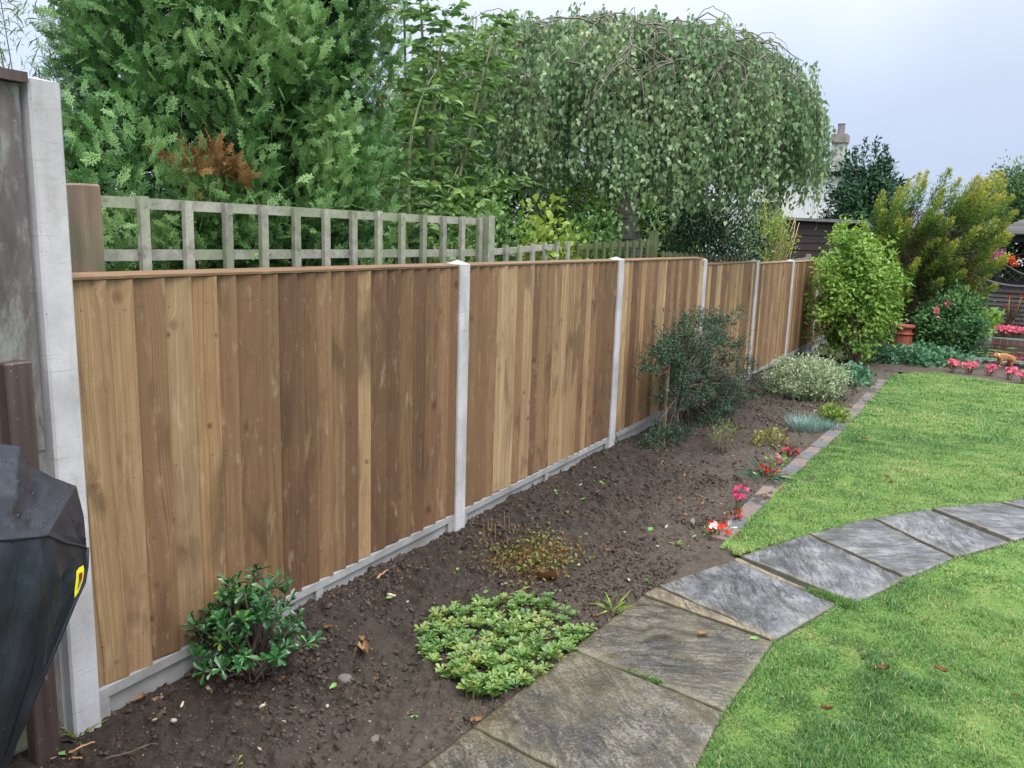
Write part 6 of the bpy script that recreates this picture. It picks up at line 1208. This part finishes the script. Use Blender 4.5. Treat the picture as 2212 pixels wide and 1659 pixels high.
for k, (mat, asp, bend) in {'tan': (M_TAN, 0.5, 0.55), 'pale': (M_PALE, 0.42, 0.5), 'green': (M_FRESH, 0.55, 0.25)}.items():
    L_ = []
    for s in range(3): me, o = curl('fallen_leaf', mat, 1.0, asp, bend, s+len(k)); bpy.data.objects.remove(o); L_.append(me)
    protos[k] = L_
def leaf(kind, px, py, size, label=None, group=None, name='fallen_leaf', soil=True, z=None, cat='fallen leaf'):
    q = sgp(px, py) if soil else on_z(px, py, z); d = np.linalg.norm(q-CAM); s = size*d/FPX; o = bpy.data.objects.new(name, random.choice(protos[kind])); COL.objects.link(o); o.location = (q[0], q[1], q[2]+s*0.10); o.scale = (s, s, s); o.rotation_euler = (random.uniform(-.4, .4), random.uniform(-.4, .4), random.uniform(0, 6.28))
    g = {'tan': ('small dry tan leaf scrap lying on the dark soil', 'dry tan leaf scraps on the soil'), 'pale': ('small bleached leaf scrap lying on the dark soil', 'bleached leaf scraps on the soil'), 'green': ('small fresh green leaf lying on the dark soil', 'green leaves dropped on the soil')}[kind]
    tag(o, label or g[0], cat, group if label else g[1])
for a in [(340, 1518, 24), (468, 1440, 16), (612, 1470, 20), (710, 1360, 20), (785, 1385, 22), (640, 1505, 14), (815, 1470, 14), (860, 1238, 16), (1018, 1168, 15), (1065, 1150, 12), (1060, 1128, 14), (1045, 1215, 12), (1225, 1110, 14), (1310, 1192, 16), (1375, 1200, 12), (1292, 1066, 14), (1400, 1055, 18), (1480, 1030, 14), (1420, 1000, 14), (1520, 1090, 14), (1470, 1080, 12), (1560, 1060, 14), (1690, 1060, 16), (1600, 1165, 18), (1530, 1185, 12), (1350, 935, 12), (1480, 1115, 13), (1650, 1075, 15), (1700, 930, 12), (1660, 940, 12), (1280, 1240, 12), (1190, 1345, 12), (255, 1600, 13), (1130, 1085, 12), (1240, 1010, 13), (1200, 1035, 12), (1550, 1010, 12), (1590, 1000, 12), (1760, 985, 12), (1775, 955, 12), (1840, 880, 12), (1820, 905, 11), (1700, 850, 10), (1640, 900, 11), (1320, 1345, 15), (1290, 1335, 18), (880, 1545, 13), (975, 1555, 12)]: leaf('tan', *a)
for a in [(395, 1525, 14), (570, 1530, 22), (452, 1495, 20), (845, 1290, 18), (1090, 1265, 14), (1205, 1280, 14), (1168, 1305, 12), (1358, 1256, 14), (1255, 1050, 11), (1440, 1140, 12), (1630, 1025, 14), (1700, 1015, 14), (1730, 1005, 12), (1680, 1020, 13), (1705, 905, 10), (1685, 945, 11), (1640, 965, 10), (1760, 890, 10), (1860, 835, 10), (700, 1590, 10), (560, 1620, 11), (335, 1558, 11)]: leaf('pale', *a)
for a in [(325, 1480, 26), (1023, 1282, 20), (990, 1232, 16), (840, 1294, 18), (895, 1552, 18), (720, 1485, 18), (1010, 1100, 15), (1200, 1065, 16), (1300, 1045, 14), (1405, 1145, 16), (1260, 1080, 14), (1120, 1095, 14), (140, 1632, 24), (1575, 1230, 14), (1500, 1160, 12), (1810, 860, 11), (1570, 1110, 12)]: leaf('green', *a)
leaf('tan', 1183, 1258, 62, 'large crumpled brown leaf below the stubble clump'); leaf('tan', 790, 1412, 46, 'long torn tan leaf on the soil between the glossy shrub and the saxifrage mat'); leaf('tan', 298, 1517, 30, 'curled tan bark piece in front of the gravel board by the white post'); leaf('tan', 1030, 1560, 26, 'curled reddish dry leaf against the near slab below the saxifrage mat')
leaf('tan', 1517, 1373, 20, 'small reddish leaf lying on the dark rippled slab', soil=False, z=0.012); leaf('green', 1630, 1381, 18, 'pale yellow green leaf at the end of the buff strip', soil=False, z=0.012)
for i, (px, py, s, l) in enumerate([(1910, 1447, 22, 'long curled tan leaf on the near lawn, nearest the path'), (2030, 1450, 22, 'faded tan leaf on the near lawn right of the curled one'), (1785, 1536, 26, 'dark brown crumpled leaf on the near lawn close to the bottom edge'), (2005, 1340, 14, 'small dark leaf on the near lawn, nearest the rippled slabs'), (2192, 1503, 12, 'tiny pale leaf at the right edge of the near lawn'), (1915, 1032, 14, 'small orange leaf in the middle of the far lawn'), (1925, 1043, 10, 'tiny dark leaf beside the orange one on the far lawn'), (2018, 984, 11, 'pale leaf on the far lawn right of a dark green weed'), (1870, 948, 12, 'orange scrap on the far lawn near the bricks')]): leaf('tan', px, py, s, l, soil=False, z=0.022)
# stones
st = np.random.RandomState(5)
def stone(px, py, size, label, group=None, mat=None):
    q = sgp(px, py); s = size*np.linalg.norm(q-CAM)/FPX; V = []; n = 8
    for (rr, hh) in ((0.3, -.35), (.5, 0), (.42, .28), (.15, .42)): V += [(rr*math.cos(a)*(1+.15*st.randn()), rr*0.8*math.sin(a)*(1+.15*st.randn()), hh*0.7) for a in np.arange(n)*0.7854]
    mb = MB(); mb.add(np.array(V)*s, [(i*n+k, i*n+(k+1) % n, (i+1)*n+(k+1) % n, (i+1)*n+k) for i in range(3) for k in range(n)]+[tuple(3*n+k for k in range(n))]); o = mb.build('stone', mat or M_FELT, None, True); o.location = q; o.rotation_euler = (0, 0, st.rand()*6); tag(o, label, 'stone', group)
M_CLOD = plain('pale_stone', 'a59c90', 0.8, 0.2, 60); M_CLOD2 = plain('grey_clod', '6c6660', 0.85, 0.3, 40, 0.5)
stone(745, 1470, 36, 'grey rounded lump beside the torn tan leaf on the soil', mat=M_CLOD2); stone(812, 1598, 26, 'dull clod near the bottom edge of the bed', mat=M_CLOD2)
for a in [(375, 1557, 13), (515, 1498, 9), (593, 1490, 12), (640, 1528, 9), (707, 1525, 10), (612, 1560, 11), (700, 1462, 9), (880, 1300, 8), (1005, 1350, 7), (1120, 1320, 8), (1250, 1220, 8), (1420, 1180, 7), (430, 1600, 8), (800, 1560, 8), (350, 1500, 8), (1350, 1150, 7), (1160, 1130, 7), (1285, 1010, 7)]: stone(*a, 'small pale pebble half sunk in the soil', 'pale pebbles on the soil', M_CLOD)

LM = {'the foot of the tall white post': gp(200, 1560), 'the small glossy evergreen shrub': gp(545, 1450), 'the saxifrage mat': gp(1090, 1400), 'the stubble clump': gp(1150, 1210), 'the second concrete post': gp(990, 1150), 'the third concrete post': gp(1310, 975),
      'the scarlet flowers': gp(1550, 1160), 'the hot pink blossoms': gp(1595, 1110), 'the thin garden stake': gp(1430, 965), 'the blue grey tuft': gp(1745, 925), 'the cream edged shrub': gp(1735, 865), 'the tip of the buff strip': gp(1400, 1275), 'the pale slab corner by the dandelion': gp(1300, 1340), 'the bottom edge of the bed': gp(640, 1655), 'the maroon begonia': gp(1655, 1030), 'the gravel board rib': gp(690, 1290)}
ORD = ['nearest to', 'second nearest to', 'third nearest to', 'fourth nearest to', 'fifth nearest to', 'sixth nearest to', 'seventh nearest to', 'eighth nearest to', 'ninth nearest to', 'tenth nearest to']
for g in ('dry tan leaf scraps on the soil', 'bleached leaf scraps on the soil', 'green leaves dropped on the soil', 'pale pebbles on the soil'):
    ob = [o for o in COL.objects if o.get('group') == g]; best = {o: (99, '') for o in ob}
    for nm, p_ in LM.items():
        for r_, o in enumerate(sorted(ob, key=lambda o: np.linalg.norm(np.array(o.location)-p_))):
            if r_ < best[o][0]: best[o] = (r_, nm)
    for o in ob:
        if best[o][0] < 10: o['label'] = o['label'].replace(' lying on the dark soil', '').replace(' half sunk in the soil', '')+', '+ORD[best[o][0]]+' '+best[o][1]

# ---- soil crumbs (nobody could count them)
T_LUMP = (np.array([(1, 0, 0), (-1, 0, .1), (0, 1, -.1), (0, -1, 0), (.1, 0, .8), (0, .1, -.7), (.7, .7, .4), (-.6, -.7, .3)]), [(0, 6, 4), (6, 2, 4), (2, 1, 4), (1, 7, 4), (7, 3, 4), (3, 0, 4), (0, 2, 6), (1, 3, 7), (2, 0, 5), (0, 3, 5), (3, 1, 5), (1, 2, 5)])
def crumbs(name, n, box, smin, smax, mat, seed, bias):
    st = np.random.RandomState(seed); x = box[0]+(box[1]-box[0])*st.rand(n)**bias; y = st.uniform(box[2], box[3], n); keep = (st.rand(n) < 0.12+0.88*sstep(0.0, 0.3, fbm(x*4, y*4, seed, 4))); k2 = ~in_poly([(v[0], v[1]) for v in P], x, y) & (x < brx(y)-0.05); keep &= k2; x = x[keep]; y = y[keep]; n = len(x); z = soil_fine(x, y); s = smin+(smax-smin)*st.rand(n)**4
    o = leafobj(name, scatter(T_LUMP, np.stack([x, y, z+s*0.25], 1), st.randn(n, 3), st.randn(n, 3), s, s*st.uniform(0.6, 1, n), st.rand(n)), mat); o['kind'] = 'stuff'
P = [np.array([0.90, 0.5, 0]), np.array([1.52, 0.5, 0])]+PATH_R+PATH_L[::-1]
t = NT('soil_crumb'); r = t.rnd(); M_CRUMB = t.surf(t.mix(r, hx('2e2520'), hx('50433a')), 0.85); M_PEB = foliage('grit', ['5a5048', '8a8076', 'b8b0a4'], 0.8, 0.0, 0.2, 30)
crumbs('soil_crumbs', 60000, (0.0, 1.15, 1.1, 5.2), 0.0012, 0.0150, M_CRUMB, 1, 1.5); crumbs('soil_crumbs', 100000, (0.0, 1.15, 1.1, 5.2), 0.0012, 0.0045, M_CRUMB, 7, 1.2); crumbs('soil_crumbs', 16000, (0.0, 1.15, 5.2, 11.5), 0.003, 0.02, M_CRUMB, 2, 1.4); crumbs('grit', 4200, (0.0, 1.2, 1.1, 7.0), 0.001, 0.0040, M_PEB, 3, 0.8)
# leaf crumbs and moss specks, far half of the bed
def litter(name, n, box, mat, sz, seed, thr=-0.05):
    st = np.random.RandomState(seed); x = st.uniform(box[0], box[1], n); y = st.uniform(box[2], box[3], n); k = (fbm(x*2.4, y*2.4, seed, 3) > thr) & ~in_poly([(v[0], v[1]) for v in P], x, y) & (x < brx(y)-0.06); x = x[k]; y = y[k]; n = len(x); o = leafobj(name, scatter(T_SMALL, np.stack([x, y, soil_fine(x, y)+0.003], 1), st.randn(n, 3)*[1, 1, .25], st.randn(n, 3)*.4+[0, 0, 1], sz*st.uniform(.5, 1.5, n), sz*0.6, st.rand(n)), mat); o['kind'] = 'stuff'
litter('leaf_litter', 6500, (0.05, 1.2, 2.6, 11), M_TAN, 0.011, 4, -0.06); litter('moss_specks', 5000, (0.15, 1.2, 3.0, 10), F_WILT, 0.010, 8, 0.02); litter('leaf_litter', 900, (0.1, 1.2, 5.0, 11), M_PALE, 0.018, 5, 0.05); litter('seedlings', 2600, (0.45, 1.2, 1.4, 9), F_ROUND, 0.009, 6, 0.12)
